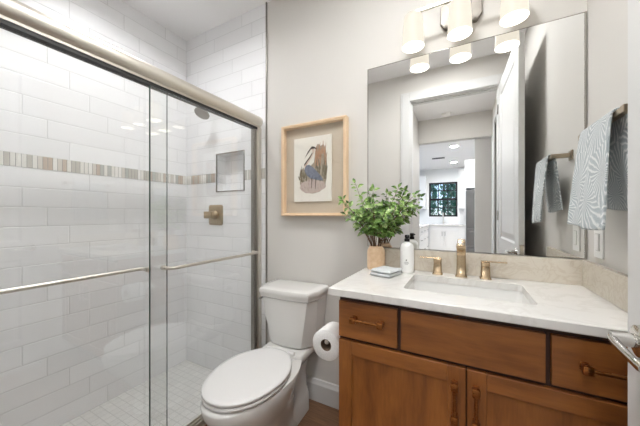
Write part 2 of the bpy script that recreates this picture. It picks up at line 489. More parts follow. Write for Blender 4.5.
# accent mosaic bands, metal edge of the tile, niche trim
struct('trim_3', box(XL, XL + 0.003, 0.0, YB, 1.471, 1.544), 'mosaic_y')
bm = box(XL + 0.003, NX0 - 0.01, YB - 0.003, YB, 1.471, 1.544); add_box(bm, NX1 + 0.01, XT - 0.004, YB - 0.003, YB, 1.471, 1.544)
struct('trim_4', bm, 'mosaic_x')
struct('trim_5', box(XT - 0.004, XT + 0.004, YB - 0.010, YB, 0.0, CEIL), 'nickel_dark')
bm = B(); e = 0.007
add_box(bm, NX0 - e, NX0, YB - 0.006, YB + 0.004, NZ0 - e, NZ1 + e); add_box(bm, NX1, NX1 + e, YB - 0.006, YB + 0.004, NZ0 - e, NZ1 + e)
add_box(bm, NX0, NX1, YB - 0.006, YB + 0.004, NZ0 - e, NZ0); add_box(bm, NX0, NX1, YB - 0.006, YB + 0.004, NZ1, NZ1 + e)
struct('trim_6', bm, 'nickel_dark')

# ---- hall and kitchen seen through the doorway in the mirror
HX0, HX1, HE = -0.66, 0.365, -1.60
struct('wall_hall_left', box(HX0 - T, HX0, HE, -0.115, -0.1, CEIL), 'wall')
bm = box(HX1, HX1 + T, HE, -1.36, -0.1, CEIL); add_box(bm, HX1, HX1 + T, -0.55, -0.115, -0.1, CEIL)
add_box(bm, HX1, HX1 + T, -1.36, -0.55, 2.44, CEIL)
struct('wall_hall_right', bm, 'wall')
bm = B()
add_box(bm, HX1 - 0.016, HX1, -1.36, -1.27, 0, 2.53, 0.003); add_box(bm, HX1 - 0.016, HX1, -0.64, -0.55, 0, 2.53, 0.003)
add_box(bm, HX1 - 0.016, HX1, -1.27, -0.64, 2.44, 2.53, 0.003)
struct('trim_7', bm, 'white_trim')
struct('door_2', box(HX1 + 0.03, HX1 + 0.065, -1.36, -0.55, 0.0, 2.44, 0.002), 'white_trim')
struct('ceiling_hall', box(HX0 - T, HX1 + T, HE, -0.115, CEIL, CEIL + 0.1), 'ceiling')
bm = box(-3.0, HX0, HE - T, HE, -0.1, CEIL); add_box(bm, HX1, 2.6, HE - T, HE, -0.1, CEIL)
add_box(bm, HX0, HX1, HE - T, HE, 2.37, CEIL)
struct('wall_hall_end', bm, 'wall')
KY = -6.74
struct('floor_kitchen', box(-3.0, 2.6, KY - T, HE, -0.12, 0.0), 'pale_floor')
struct('ceiling_kitchen', box(-3.0, 2.6, KY - T, HE, CEIL, CEIL + 0.1), 'ceiling')
WX0, WX1, WZ0, WZ1 = -1.05, -0.186, 1.15, 2.29
bm = box(-3.0, WX0, KY - T, KY, -0.1, CEIL); add_box(bm, WX1, 2.6, KY - T, KY, -0.1, CEIL)
add_box(bm, WX0, WX1, KY - T, KY, -0.1, WZ0); add_box(bm, WX0, WX1, KY - T, KY, WZ1, CEIL)
struct('wall_kitchen', bm, 'cab_white')
struct('bounce_slab', box(-12, -3.0, -14, 2, -0.3, -0.12), 'bounce_slab')  # added pale slab outside the open side, bounces sky light into the kitchen
struct('wall_kitchen_right', box(2.6, 2.6 + T, KY - T, HE, -0.1, CEIL), 'wall')
struct('wall_kitchen_side', box(0.175, 2.6, -2.72, -2.60, 0.0, CEIL), 'wall')
# window (black frame, grid of muntins, glass)
w1 = struct('window_1', box(WX0, WX1, KY - 0.075, KY - 0.07, WZ0, WZ1), 'pic_glass')
bm = B(); fy0, fy1 = KY - 0.09, KY - 0.02; fw = 0.055
add_box(bm, WX0, WX0 + fw, fy0, fy1, WZ0, WZ1); add_box(bm, WX1 - fw, WX1, fy0, fy1, WZ0, WZ1)
add_box(bm, WX0, WX1, fy0, fy1, WZ0, WZ0 + fw); add_box(bm, WX0, WX1, fy0, fy1, WZ1 - fw, WZ1)
add_box(bm, WX0, WX1, fy0, fy1, 1.69, 1.76)
struct('window_frame', bm, 'window_black', w1)
bm = B()
for k in (1, 2):
    x = WX0 + (WX1 - WX0) * k / 3; add_box(bm, x - 0.011, x + 0.011, fy0, fy1 - 0.02, WZ0, WZ1)
for z in (1.44, 2.02): add_box(bm, WX0, WX1, fy0, fy1 - 0.02, z - 0.011, z + 0.011)
struct('window_bars', bm, 'window_black', w1)
struct('ground', box(-3.0, 9, -22, KY - T, -0.3, -0.12), 'ground')

# ---- the bathroom door, open along the right wall
ang = math.atan2(0.319 - 0.285, 0.846 - 0.03)
door = bpy.data.objects.new('door_1', None); COL.objects.link(door)
door.location = (0.285, 0.03, 0); door.rotation_euler = (0, 0, -ang)
door['kind'] = 'structure'; door['label'] = 'white panelled bathroom door standing open with a nickel lever'
DL, DT, DTOP = 0.8167, 0.035, 2.42
bm = B()
s = 0.115
def dbox(y0, y1, z0, z1, x0=0.0, x1=DT, bev=0.002): add_box(bm, x0, x1, y0, y1, z0, z1, bev)
dbox(0, s, 0.01, DTOP); dbox(DL - s, DL, 0.01, DTOP)
dbox(s, DL - s, 2.30, DTOP); dbox(s, DL - s, 0.86, 1.00); dbox(s, DL - s, 0.01, 0.24)
for z0, z1 in ((1.00, 2.30), (0.24, 0.86)):
    dbox(s - 0.002, DL - s + 0.002, z0 - 0.002, z1 + 0.002, 0.009, DT - 0.009, 0)
    # sloped sticking round the panel then a raised field
    for x, sg in ((0.0, 1), (DT, -1)):
        t = bmesh.new()
        def rect(i, dx): return [(x + sg * dx, a, b) for a, b in ((s + i, z0 + i), (DL - s - i, z0 + i), (DL - s - i, z1 - i), (s + i, z1 - i))]
        loft(t, [rect(0, 0.0), rect(0.014, 0.0085), rect(0.03, 0.0085), rect(0.062, 0.002), rect(0.064, 0.002)], False, True, smooth=False)
        merge(bm, t)
part('panel', bm, 'white_trim', door, local=True)
hz, hb = 0.949, DL - 0.066
hd = B()
lathe(hd, (0, hb, hz), [(0.001, -0.012), (0.024, -0.012), (0.031, -0.009), (0.033, 0.0)], 'X', 36)
hnd = part('handle', hd, 'chrome', door, local=True)
bm = B(); cyl(bm, (-0.010, hb, hz), (-0.047, hb, hz), 0.0140, 24); part('spindle', bm, 'chrome', hnd, local=True)
bm = B()
rings = []
for k in range(13):
    f = k / 12; y = hb + 0.014 - f * 0.125
    w = 0.0125 - 0.0035 * min(1, f / 0.3)
    x = -0.044 + 0.010 * max(0, f - 0.55) ** 1.5
    tk = 0.0075 - 0.002 * f
    sc = math.sin(min(1, (f + 0.04) * 6) * PI / 2) * (1 if f < 0.93 else 0.75)
    rings.append([(x + tk * sc * math.cos(a) , y, hz - 0.004 * min(1, f / 0.3) - 0.008 * f * f + w * sc * math.sin(a)) for a in [2 * PI * j / 16 for j in range(16)]])
loft(bm, rings); part('lever', bm, 'chrome', hnd, local=True)
bm = B(); add_box(bm, 0.006, 0.029, DL - 0.001, DL + 0.0015, hz - 0.055, hz + 0.055); part('latch_plate', bm, 'chrome', door, local=True)
for z in (0.25, 1.2, 2.2):
    bm = B(); cyl(bm, (-0.004, -0.008, z - 0.045), (-0.004, -0.008, z + 0.045), 0.007, 12)
    part('hinge', bm, 'chrome', door, local=True)

# ================================================================== LAMPS (ceiling)
def ceiling_lamp(name, x, y, r, mat, label, group=None):
    t = thing(name, label, 'ceiling light', (x, y, CEIL), group)
    bm = B(); lathe(bm, (x, y, CEIL), [(r + 0.022, 0.0), (r + 0.022, -0.010), (r + 0.014, -0.018), (r, -0.018), (r, -0.002)], 'Z', 40, True, False)
    part('trim_ring', bm, 'white_trim', t)
    bm = B(); lathe(bm, (x, y, CEIL), [(r, -0.004), (r, -0.010), (r * 0.7, -0.014), (0.002, -0.015)], 'Z', 40)
    part('diffuser', bm, mat, t)
    return t
def can_lamp(name, x, y, r, dep, mat, label):
    t = thing(name, label, 'ceiling light', (x, y, CEIL))
    bm = B(); lathe(bm, (x, y, CEIL), [(r, -0.012), (r, -dep), (r + 0.006, -dep - 0.002), (r + 0.010, -dep), (r + 0.010, -0.0005), (r, -0.0005), (r, -0.012)], 'Z', 40, False, False)
    part('cutoff_can', bm, 'baffle', t)  # unseen can, added to keep the lamp's light off the upper walls
    bm = B(); lathe(bm, (x, y, CEIL), [(r - 0.001, -0.002), (r - 0.001, -0.010), (r * 0.7, -0.013), (0.002, -0.014)], 'Z', 40)
    part('diffuser', bm, mat, t)
    return t
ceiling_lamp('bath_fill_light', -0.18, 0.66, 0.17, 'bath_fill', 'added unseen fill light on the ceiling in front of the vanity')
ceiling_lamp('hall_fill_light', -0.15, -0.60, 0.14, 'hall_fill', 'added unseen fill light on the hall ceiling just outside the door')
can_lamp('shower_light', -1.60, 0.84, 0.12, 0.06, 'shower_lamp', 'shower downlight in an added cylinder that cuts light off the walls')
for n, (x, y) in enumerate(((-0.19, -3.63), (-0.26, -5.64))):
    ceiling_lamp('recessed_light', x, y, 0.075, 'kitchen_lamp',
                 ('round recessed kitchen ceiling light nearer the hall opening', 'round recessed kitchen ceiling light nearer the window')[n], 'kitchen recessed lights')
for n, (x, y) in enumerate(((-1.9, -3.63), (1.3, -4.6), (-0.25, -2.15))):
    ceiling_lamp('recessed_light', x, y, 0.075, 'passage_fill' if n == 2 else 'kitchen_lamp',
                 ('round recessed kitchen ceiling light out over the left of the kitchen', 'round recessed kitchen ceiling light beside the fridge', 'added unseen fill light in the ceiling just past the end of the hall')[n], 'kitchen recessed lights')

# ================================================================== VANITY
CT, CB = 0.907, 0.877
CX0, CY0 = -0.490, 0.982
VF = 1.012            # front of the doors and drawers
VX0 = -0.458
van = thing('vanity_cabinet', 'brown stained wooden vanity cabinet under the white quartz counter', 'cabinet', (0, 1.27, 0))
bm = B()
add_box(bm, VX0, XR - 0.001, VF + 0.019, VF + 0.038, 0.10, CB - 0.0005); add_box(bm, VX0, XR - 0.001, YB - 0.014, YB - 0.002, 0.10, CB - 0.0005)
add_box(bm, VX0, VX0 + 0.016, VF + 0.038, YB - 0.014, 0.10, CB - 0.0005); add_box(bm, XR - 0.017, XR - 0.001, VF + 0.038, YB - 0.014, 0.10, CB - 0.0005)
add_box(bm, VX0 + 0.016, XR - 0.017, VF + 0.038, YB - 0.014, 0.10, 0.116)
part('body', bm, 'wood_dark', van)
bm = box(VX0 - 0.0006, VX0 - 0.0001, VF + 0.0195, YB - 0.002, 0.10, CB - 0.001, 0.0); part('side_panel', bm, 'wood_v', van)
bm = box(VX0 + 0.02, XR - 0.002, VF + 0.08, VF + 0.10, 0.0, 0.10); part('toe_kick', bm, 'wood_dark', van)

def pull_h(parent, xc, z, L=0.125):
    """flat bar pull on two square-headed posts, long side along X"""
    bm = B()
    for s_ in (-1, 1):
        x = xc + s_ * (L / 2 - 0.009)
        add_box(bm, x - 0.008, x + 0.008, VF - 0.024, VF, z - 0.008, z + 0.008, 0.0025)
        add_box(bm, x - 0.0105, x + 0.0105, VF - 0.005, VF, z - 0.0105, z + 0.0105, 0.0015)
        add_box(bm, x - 0.012, x + 0.012, VF - 0.036, VF - 0.022, z - 0.012, z + 0.012, 0.003)
    cyl(bm, (xc - L / 2 + 0.01, VF - 0.029, z), (xc + L / 2 - 0.01, VF - 0.029, z), 0.0055, 14)
    return part('handle', bm, 'pull', parent)
def pull_v(parent, x, zc, L=0.128):
    bm = B()
    for s_ in (-1, 1):
        z = zc + s_ * (L / 2 - 0.009)
        add_box(bm, x - 0.008, x + 0.008, VF - 0.024, VF, z - 0.008, z + 0.008, 0.0025)
        add_box(bm, x - 0.0105, x + 0.0105, VF - 0.005, VF, z - 0.0105, z + 0.0105, 0.0015)
        add_box(bm, x - 0.012, x + 0.012, VF - 0.036, VF - 0.022, z - 0.013, z + 0.013, 0.003)
    cyl(bm, (x, VF - 0.029, zc - L / 2 + 0.01), (x, VF - 0.029, zc + L / 2 - 0.01), 0.0055, 14)
    return part('handle', bm, 'pull', parent)
ZT, ZM = 0.853, 0.706
d = part('drawer', box(-0.456, -0.219, VF, VF + 0.0188, ZM, ZT, 0.0025), 'wood', van); pull_h(d, -0.331, 0.791)
part('false_front', box(-0.206, 0.213, VF, VF + 0.0188, ZM, ZT, 0.0025), 'wood', van)
d = part('drawer', box(0.226, 0.449, VF, VF + 0.0188, ZM, ZT, 0.0025), 'wood', van); pull_h(d, 0.350, 0.782)
def shaker(x0, x1, z0, z1):
    r = 0.056
    dd = part('door', box(x0 + r - 0.004, x1 - r + 0.004, VF + 0.010, VF + 0.0185, z0 + r - 0.004, z1 - r + 0.004), 'wood_v', van)
    for a, b in ((x0, x0 + r), (x1 - r, x1)): part('stile', box(a, b, VF, VF + 0.0188, z0, z1, 0.0022), 'wood_v', dd)
    for a, b in ((z0, z0 + r), (z1 - r, z1)): part('rail', box(x0 + r, x1 - r, VF, VF + 0.0188, a, b, 0.0022), 'wood', dd)
    return dd
d = shaker(-0.456, 0.0050, 0.112, 0.693); pull_v(d, -0.028, 0.583)
d = shaker(0.0085, 0.449, 0.112, 0.693); pull_v(d, 0.034, 0.583)

# countertop with the sink cut-out
SX0, SX1, SY0, SY1 = -0.220, 0.216, 1.118, 1.412
def rrect(x0, x1, y0, y1, r, n=5):
    o = []
    for cx, cy, a0 in ((x1 - r, y1 - r, 0), (x0 + r, y1 - r, 90), (x0 + r, y0 + r, 180), (x1 - r, y0 + r, 270)):
        for k in range(n + 1):
            a = math.radians(a0 + 90 * k / n); o.append((cx + r * math.cos(a), cy + r * math.sin(a)))
    return o
def outer_match(inner, x0, x1, y0, y1):
    """points on the outer rectangle, one per inner point"""
    o = []; n = len(inner) // 4
    corners = [(x1, y1), (x0, y1), (x0, y0), (x1, y0)]
    for k, p in enumerate(inner):
        c = corners[k // n]; j = k % n; h = (n - 1) / 2
        if k // n == 0: q = (x1, p[1]) if j < h else (p[0], y1)
        elif k // n == 1: q = (p[0], y1) if j < h else (x0, p[1])
        elif k // n == 2: q = (x0, p[1]) if j < h else (p[0], y0)
        else: q = (p[0], y0) if j < h else (x1, p[1])
        if abs(j - h) < 0.6: q = c
        o.append(q)
    return o
inn = rrect(SX0, SX1, SY0, SY1, 0.018, 4)
out = outer_match(inn, CX0, XR - 0.0005, CY0, YB - 0.0005)
ctop = thing('countertop', 'white quartz vanity counter with a rectangular sink opening', 'countertop', (0, 1.26, CB))
bm = B(); b_ = 0.003
oi = outer_match(inn, CX0 + b_, XR - 0.0005, CY0 + b_, YB - 0.0005)
loft(bm, [[(x, y, CB) for x, y in inn], [(x, y, CT - 0.001) for x, y in inn], [(x, y, CT) for x, y in rrect(SX0 - 0.0015, SX1 + 0.0015, SY0 - 0.0015, SY1 + 0.0015, 0.019, 4)],
          [(x, y, CT) for x, y in oi], [(x, y, CT - b_) for x, y in out], [(x, y, CB + b_) for x, y in out], [(x, y, CB) for x, y in oi], [(x, y, CB) for x, y in inn]], False, False, smooth=False)
part('slab', bm, 'quartz', ctop)
SPL = 1.015
o = part('backsplash', box(CX0, XR - 0.0005, YB - 0.02, YB - 0.0005, CT, SPL, 0.0015), 'splash', ctop); o['label'] = 'cream stone backsplash along the mirror'
o = part('side_splash', box(XR - 0.02, XR - 0.0005, CY0, YB - 0.0205, CT, SPL, 0.0015), 'splash', ctop); o['label'] = 'cream stone side splash on the right wall'

# sink basin
sink = thing('sink', 'white rectangular undermount sink basin set into the counter', 'sink', (0, 1.265, CT - 0.16))
bm = B()
def rz(i, z, r=0.03): return [(x, y, z) for x, y in rrect(SX0 - 0.004 + i, SX1 + 0.004 - i, SY0 - 0.004 + i, SY1 + 0.004 - i, r, 5)]
loft(bm, [rz(-0.012, CB - 0.012), rz(-0.012, CB - 0.0005), rz(0, CB - 0.0005, 0.02), rz(0.004, CB - 0.02, 0.022), rz(0.012, CB - 0.085, 0.03), rz(0.022, CB - 0.112, 0.035), rz(0.05, CB - 0.124, 0.04), rz(0.10, CB - 0.128, 0.03)], False, True)
part('basin', bm, 'porcelain', sink)
bm = B(); lathe(bm, (0, 1.30, CB - 0.1285), [(0.032, 0), (0.032, 0.003), (0.026, 0.005), (0.022, 0.004), (0.018, 0.008), (0.002, 0.010)], 'Z', 28)
part('drain', bm, 'bronze', sink)

# faucet
FY = 1.470
fau = thing('faucet', 'champagne bronze widespread faucet behind the sink with two lever handles', 'faucet', (0, FY, CT))
bm = B()
def sq(x, y, z, w, d_, r=0.006): return [(a, b, z) for a, b in rrect(x - w, x + w, y - d_, y + d_, r, 3)]
fx = -0.012
loft(bm, [sq(fx, FY, CT, 0.0255, 0.0255), sq(fx, FY, CT + 0.004, 0.0255, 0.0255), sq(fx, FY, CT + 0.010, 0.0215, 0.0215), sq(fx, FY, CT + 0.06, 0.0195, 0.0195),
          sq(fx, FY, CT + 0.112, 0.0195, 0.019)])
# curved spout reaching forward over the basin
rings = []
for k in range(15):
    f = k / 14
    a = f * PI * 0.60
    cy = FY - 0.062 * (1 - math.cos(a)) - 0.030 * f; cz = CT + 0.105 + 0.055 * math.sin(a) * (1 - 0.12 * f)
    dy, dz = -(0.062 * math.sin(a) + 0.03 / (PI * .6)), 0.055 * math.cos(a)
    l = math.hypot(dy, dz); ny, nz_ = -dz / l, dy / l
    w = 0.0195 - 0.001 * f; th = 0.019 - 0.009 * f
    rings.append([(fx + p, cy + q * ny, cz + q * nz_) for p, q in rrect(-w, w, -th, th, 0.005, 3)])
loft(bm, rings)
part('spout', bm, 'bronze', fau)
for sgn, hx in ((-1, -0.117), (1, 0.088)):
    bm = B()
    loft(bm, [sq(hx, FY, CT, 0.0235, 0.0235), sq(hx, FY, CT + 0.004, 0.0235, 0.0235), sq(hx, FY, CT + 0.009, 0.0195, 0.0195), sq(hx, FY, CT + 0.055, 0.018, 0.018), sq(hx, FY, CT + 0.056, 0.0165, 0.0165), sq(hx, FY, CT + 0.060, 0.0165, 0.0165),
              sq(hx, FY, CT + 0.061, 0.018, 0.018), sq(hx, FY, CT + 0.075, 0.018, 0.018), sq(hx, FY, CT + 0.077, 0.016, 0.016)])
    h = part('handle', bm, 'bronze', fau)
    x0, x1 = sorted((hx - sgn * 0.018, hx + sgn * 0.085))
    bm = box(x0, x1, FY - 0.008, FY + 0.008, CT + 0.077, CT + 0.083, 0.0022); part('lever', bm, 'bronze', h)

# ================================================================== ON THE COUNTER
# soap bottle
bx, by = -0.262, 1.447
t = thing('soap_bottle', 'white hand soap bottle with a black pump beside the vase', 'soap bottle', (bx, by, CT))
bm = B(); lathe(bm, (bx, by, CT), [(0.030, 0), (0.033, 0.003), (0.034, 0.01), (0.034, 0.115), (0.0335, 0.130), (0.030, 0.143), (0.022, 0.151), (0.013, 0.154), (0.0125, 0.156), (0.0125, 0.160)])
part('bottle', bm, 'bottle', t)
bm = B(); lathe(bm, (bx, by, CT + 0.159), [(0.0135, 0), (0.0135, 0.014), (0.011, 0.016), (0.009, 0.017), (0.009, 0.019), (0.0115, 0.020), (0.0115, 0.033), (0.009, 0.035)], n=24)
tube(bm, [(bx, by, CT + 0.187), (bx + 0.006, by - 0.014, CT + 0.187), (bx + 0.011, by - 0.026, CT + 0.184)], 0.0048, 10)
o = part('pump', bm, 'black', t); o['label'] = 'black pump head'
bm = B(); phi0 = math.radians(-85)
def on_bottle(da, z): a = phi0 + da; return (bx + 0.0343 * math.cos(a), by + 0.0343 * math.sin(a), CT + z)
def patch(bm, da, z, w, h):
    n = 6; w /= 0.0343
    rr = [[bm.verts.new(on_bottle(da + w * (i / n - 0.5), z + h * s_)) for i in range(n + 1)] for s_ in (-0.5, 0.5)]
    for i in range(n): bm.faces.new((rr[0][i], rr[0][i + 1], rr[1][i + 1], rr[1][i]))
patch(bm, 0, 0.066, 0.006, 0.008); patch(bm, 0, 0.056, 0.020, 0.0022); patch(bm, 0, 0.051, 0.026, 0.0018); patch(bm, 0, 0.046, 0.016, 0.0018)
part('label_print', bm, 'grey_print', t)

# vase
vx, vy = -0.424, 1.440
bm = B(); prof = [(0.040, 0), (0.046, 0.003), (0.0475, 0.012)]
n = 44; rings = []
def vring(r, h, rib): return [(vx + (r + rib * math.cos(22 * 2 * PI * i / 88)) * math.cos(2 * PI * i / 88), vy + (r + rib * math.cos(22 * 2 * PI * i / 88)) * math.sin(2 * PI * i / 88), CT + h) for i in range(88)]
for r, h, rb in ((0.041, 0, 0), (0.046, 0.003, 0.0003), (0.048, 0.012, 0.0006), (0.048, 0.09, 0.0006), (0.047, 0.103, 0.0004), (0.042, 0.114, 0), (0.037, 0.119, 0), (0.036, 0.126, 0), (0.038, 0.129, 0), (0.036, 0.129, 0), (0.033, 0.125, 0), (0.034, 0.115, 0), (0.034, 0.01, 0), (0.001, 0.008, 0)):
    rings.append(vring(r, h, rb))
loft(bm, rings)
centered('vase', bm, 'vase', 'peach ribbed vase at the left end of the counter', 'vase', loc=(vx, vy, CT))

# leafy branches
pl = thing('leafy_branches', 'leafy green branches standing in the peach vase', 'plant', (vx, vy, CT + 0.012))
sb, lb = B(), B()
def add_leaf(p, d, up, L, Wd):
    d = d.normalized(); s_ = d.cross(up)
    if s_.length < 1e-3: s_ = Vector((1, 0, 0))
    s_.normalize(); u = s_.cross(d).normalized()
    prof = ((0.0, 0.05), (0.25, 0.75), (0.5, 1.0), (0.78, 0.62), (1.0, 0.02))
    rows = []
    for f, w in prof:
        c = p + d * (L * f) - u * (L * 0.22 * f * f)
        k = Wd * 0.5 * w
        rows.append([lb.verts.new(c - s_ * k + u * k * 0.45), lb.verts.new(c), lb.verts.new(c + s_ * k + u * k * 0.45)])
    for a, b in zip(rows[:-1], rows[1:]):
        for i in (0, 1):
            f_ = lb.faces.new((a[i], a[i + 1], b[i + 1], b[i])); f_.smooth = True
rnd = random.Random(23)
tips = []
for k in range(13):
    tx = rnd.uniform(-0.15, 0.16); ty = rnd.uniform(-0.13, 0.03); tz = rnd.uniform(0.08, 0.29)
    tips.append((tx, ty, tz))
tips += [(-0.115, -0.02, 0.345), (-0.19, -0.03, 0.255), (-0.165, -0.04, 0.17), (0.205, -0.02, 0.27), (0.19, -0.01, 0.20), (0.12, 0.0, 0.31), (0.0, -0.06, 0.30), (-0.07, -0.12, 0.18), (0.08, -0.12, 0.18), (0.02, -0.14, 0.23), (0.15, -0.06, 0.19), (-0.03, -0.05, 0.12), (0.06, -0.03, 0.11)]
for k, (tx, ty, tz) in enumerate(tips):
    a = (math.atan2(ty, tx) // 1.05) * 1.05 + 0.5; r0 = 0.011 + 0.001 * (k % 3)
    p0 = Vector((vx + r0 * math.cos(a) * 1.0, vy + r0 * math.sin(a), CT + 0.012))
    p1 = Vector((vx + r0 * 1.1 * math.cos(a) + tx * 0.08, vy + r0 * 1.1 * math.sin(a) + ty * 0.08, CT + 0.135))
    p3 = Vector((vx + tx, vy + ty, CT + 0.13 + tz)); p2 = p1 * 0.5 + p3 * 0.5 + Vector((-tx * 0.05, -ty * 0.1, 0.04))
    pts = [p0]
    for j in range(9):
        f = j / 8; pts.append(p1 * (1 - f) ** 2 + p2 * 2 * f * (1 - f) + p3 * f * f)
    tube(sb, pts, 0.0022, 6, 0.0010)
    steps = max(4, int(tz / 0.030))
    for j in range(steps):
        f = 0.20 + 0.80 * (j + 0.5) / steps
        p = p1 * (1 - f) ** 2 + p2 * 2 * f * (1 - f) + p3 * f * f
        tg = ((p2 - p1) * (1 - f) + (p3 - p2) * f).normalized()
        for s_ in (0, 1):
            ph = j * 1.45 + s_ * PI + rnd.uniform(-0.5, 0.5)
            e1 = tg.cross(Vector((0.3, 1, 0.2))).normalized(); e2 = tg.cross(e1)
            d = tg * rnd.uniform(0.1, 0.6) + (e1 * math.cos(ph) + e2 * math.sin(ph)) * 0.9
            L = rnd.uniform(0.034, 0.052) * (1.08 - 0.30 * f)
            q = p + d.normalized() * 0.006
            pe = q + d.normalized() * (L * 1.15)
            if pe.y > YB - 0.014: continue
            add_leaf(q, d, Vector((rnd.uniform(-.5, .5), -0.7 + rnd.uniform(-.4, .4), 0.8)), L, L * rnd.uniform(0.56, 0.72))
    add_leaf(p3, (p3 - p2), Vector((0, -0.6, 0.6)), 0.034, 0.019)
part('stems', sb, 'stem', pl); part('foliage', lb, 'leaf', pl)

# folded washcloth
def folded(cx, cy, w, d_, rz_, layers, th):
    bm = B()
    for k in range(layers):
        z0 = CT + k * th; sh = 0.002 * ((k * 7) % 3 - 1)
        nx, ny = 16, 12; top = []
        for lay in (0, 1):
            g = []
            for i in range(nx + 1):
                rw = []
                for j in range(ny + 1):
                    u, v = i / nx - 0.5, j / ny - 0.5
                    ed = min(0.5 - abs(u), 0.5 - abs(v))
                    rr = min(1, ed / 0.06); hgt = th * 0.5 * math.sqrt(max(0, 1 - (1 - rr) ** 2)) * 0.96
                    zz = z0 + th * 0.5 + (hgt if lay else -hgt) + (0.0012 * math.sin(u * 9 + k) * math.cos(v * 7) + 0.003 * (0.5 - v) * (k) * 0.3 if lay and k == layers - 1 else 0)
                    rw.append((u * (w - 0.004 * k) + sh, v * (d_ - 0.004 * k) + sh, zz))
                g.append(rw)
            top.append(g)
        t = bmesh.new(); V = [[[t.verts.new(q) for q in rw] for rw in g] for g in top]
        for lay in (0, 1):
            for i in range(nx):
                for j in range(ny):
                    t.faces.new((V[lay][i][j], V[lay][i + 1][j], V[lay][i + 1][j + 1], V[lay][i][j + 1])).smooth = True
        per = [(i, 0) for i in range(nx)] + [(nx, j) for j in range(ny)] + [(i, ny) for i in range(nx, 0, -1)] + [(0, j) for j in range(ny, 0, -1)]
        for a, b in zip(per, per[1:] + per[:1]):
            t.faces.new((V[0][a[0]][a[1]], V[0][b[0]][b[1]], V[1][b[0]][b[1]], V[1][a[0]][a[1]])).smooth = True
        merge(bm, t, Matrix.Translation((cx, cy, 0)) @ Matrix.Rotation(rz_, 4, 'Z'))
    return bm
bm = folded(-0.338, 1.325, 0.112, 0.128, math.radians(-16), 2, 0.0165)
bmesh.ops.remove_doubles(bm, verts=bm.verts, dist=1e-5)
centered('washcloth', bm, 'cloth', 'small folded pale blue washcloth on the counter in front of the vase', 'washcloth', loc=(-0.338, 1.325, CT), sharp=180)

# ================================================================== MIRROR
MX0, MX1, MZ0, MZ1 = -0.500, XR - 0.002, SPL + 0.004, 2.060
mir = thing('wall_mirror', 'large frameless mirror on the back wall over the vanity', 'mirror', (0, YB, MZ0))
part('glass', box(MX0 + 0.004, MX1 - 0.008, YB - 0.008, YB - 0.001, MZ0 + 0.003, MZ1 - 0.003), 'mirror', mir)
bm = B()
add_box(bm, MX0, MX0 + 0.004, YB - 0.009, YB - 0.001, MZ0, MZ1); add_box(bm, MX1 - 0.008, MX1, YB - 0.010, YB - 0.001, MZ0, MZ1)
add_box(bm, MX0 + 0.004, MX1 - 0.008, YB - 0.009, YB - 0.001, MZ0, MZ0 + 0.003); add_box(bm, MX0 + 0.004, MX1 - 0.008, YB - 0.009, YB - 0.001, MZ1 - 0.003, MZ1)
part('edge', bm, 'bevel', mir)

# ================================================================== VANITY LIGHT
LY = 1.412; LX = (-0.226, -0.018, 0.190); LZB = 2.050
vl = thing('vanity_light', 'three shade nickel vanity light on the wall above the mirror', 'wall light', (-0.015, YB, 2.16))
px0, px1, pz0, pz1 = -0.108, 0.078, 2.152, 2.300; ch = 0.022
poly = [(px0 + ch, pz0), (px1 - ch, pz0), (px1, pz0 + ch * 1.6), (px1, pz1 - ch * 1.6), (px1 - ch, pz1), (px0 + ch, pz1), (px0, pz1 - ch * 1.6), (px0, pz0 + ch * 1.6)]
bm = B(); prism(bm, poly, YB - 0.022, YB - 0.0005, 'Y', 0.003); part('back_plate', bm, 'plate_nickel', vl)
bm = box(LX[0] - 0.014, LX[2] + 0.014, LY - 0.007, LY + 0.007, 2.2145, 2.2285, 0.002); part('bar', bm, 'nickel', vl)
bm = box(-0.026, -0.010, LY + 0.0072, YB - 0.022, 2.2145, 2.2285, 0.002); part('arm', bm, 'nickel', vl)
for x in LX:
    bm = B()
    lathe(bm, (x, LY, LZB), [(0.0525, 0), (0.0515, 0.02), (0.0495, 0.06), (0.0465, 0.11), (0.0440, 0.142), (0.0420, 0.151), (0.036, 0.157), (0.015, 0.159)], 'Z', 40, False, False)
    sh = part('shade', bm, 'shade', vl)
    bm = B(); lathe(bm, (x, LY, LZB), [(0.0525, 0.0), (0.0498, 0.0005), (0.047, 0.06), (0.041, 0.142), (0.034, 0.153), (0.015, 0.156)], 'Z', 40, False, False); part('shade_lining', bm, 'shade_inner', sh)
    bm = B(); lathe(bm, (x, LY, LZB + 0.157), [(0.010, -0.03), (0.018, -0.028), (0.018, 0.0), (0.012, 0.007)], 'Z', 20); part('socket', bm, 'nickel', sh)
    bm = B(); lathe(bm, (x, LY, LZB + 0.045), [(0.002, 0), (0.018, 0.004), (0.027, 0.02), (0.028, 0.035), (0.02, 0.06), (0.013, 0.08), (0.010, 0.080)], 'Z', 24); part('bulb', bm, 'bulb', sh)

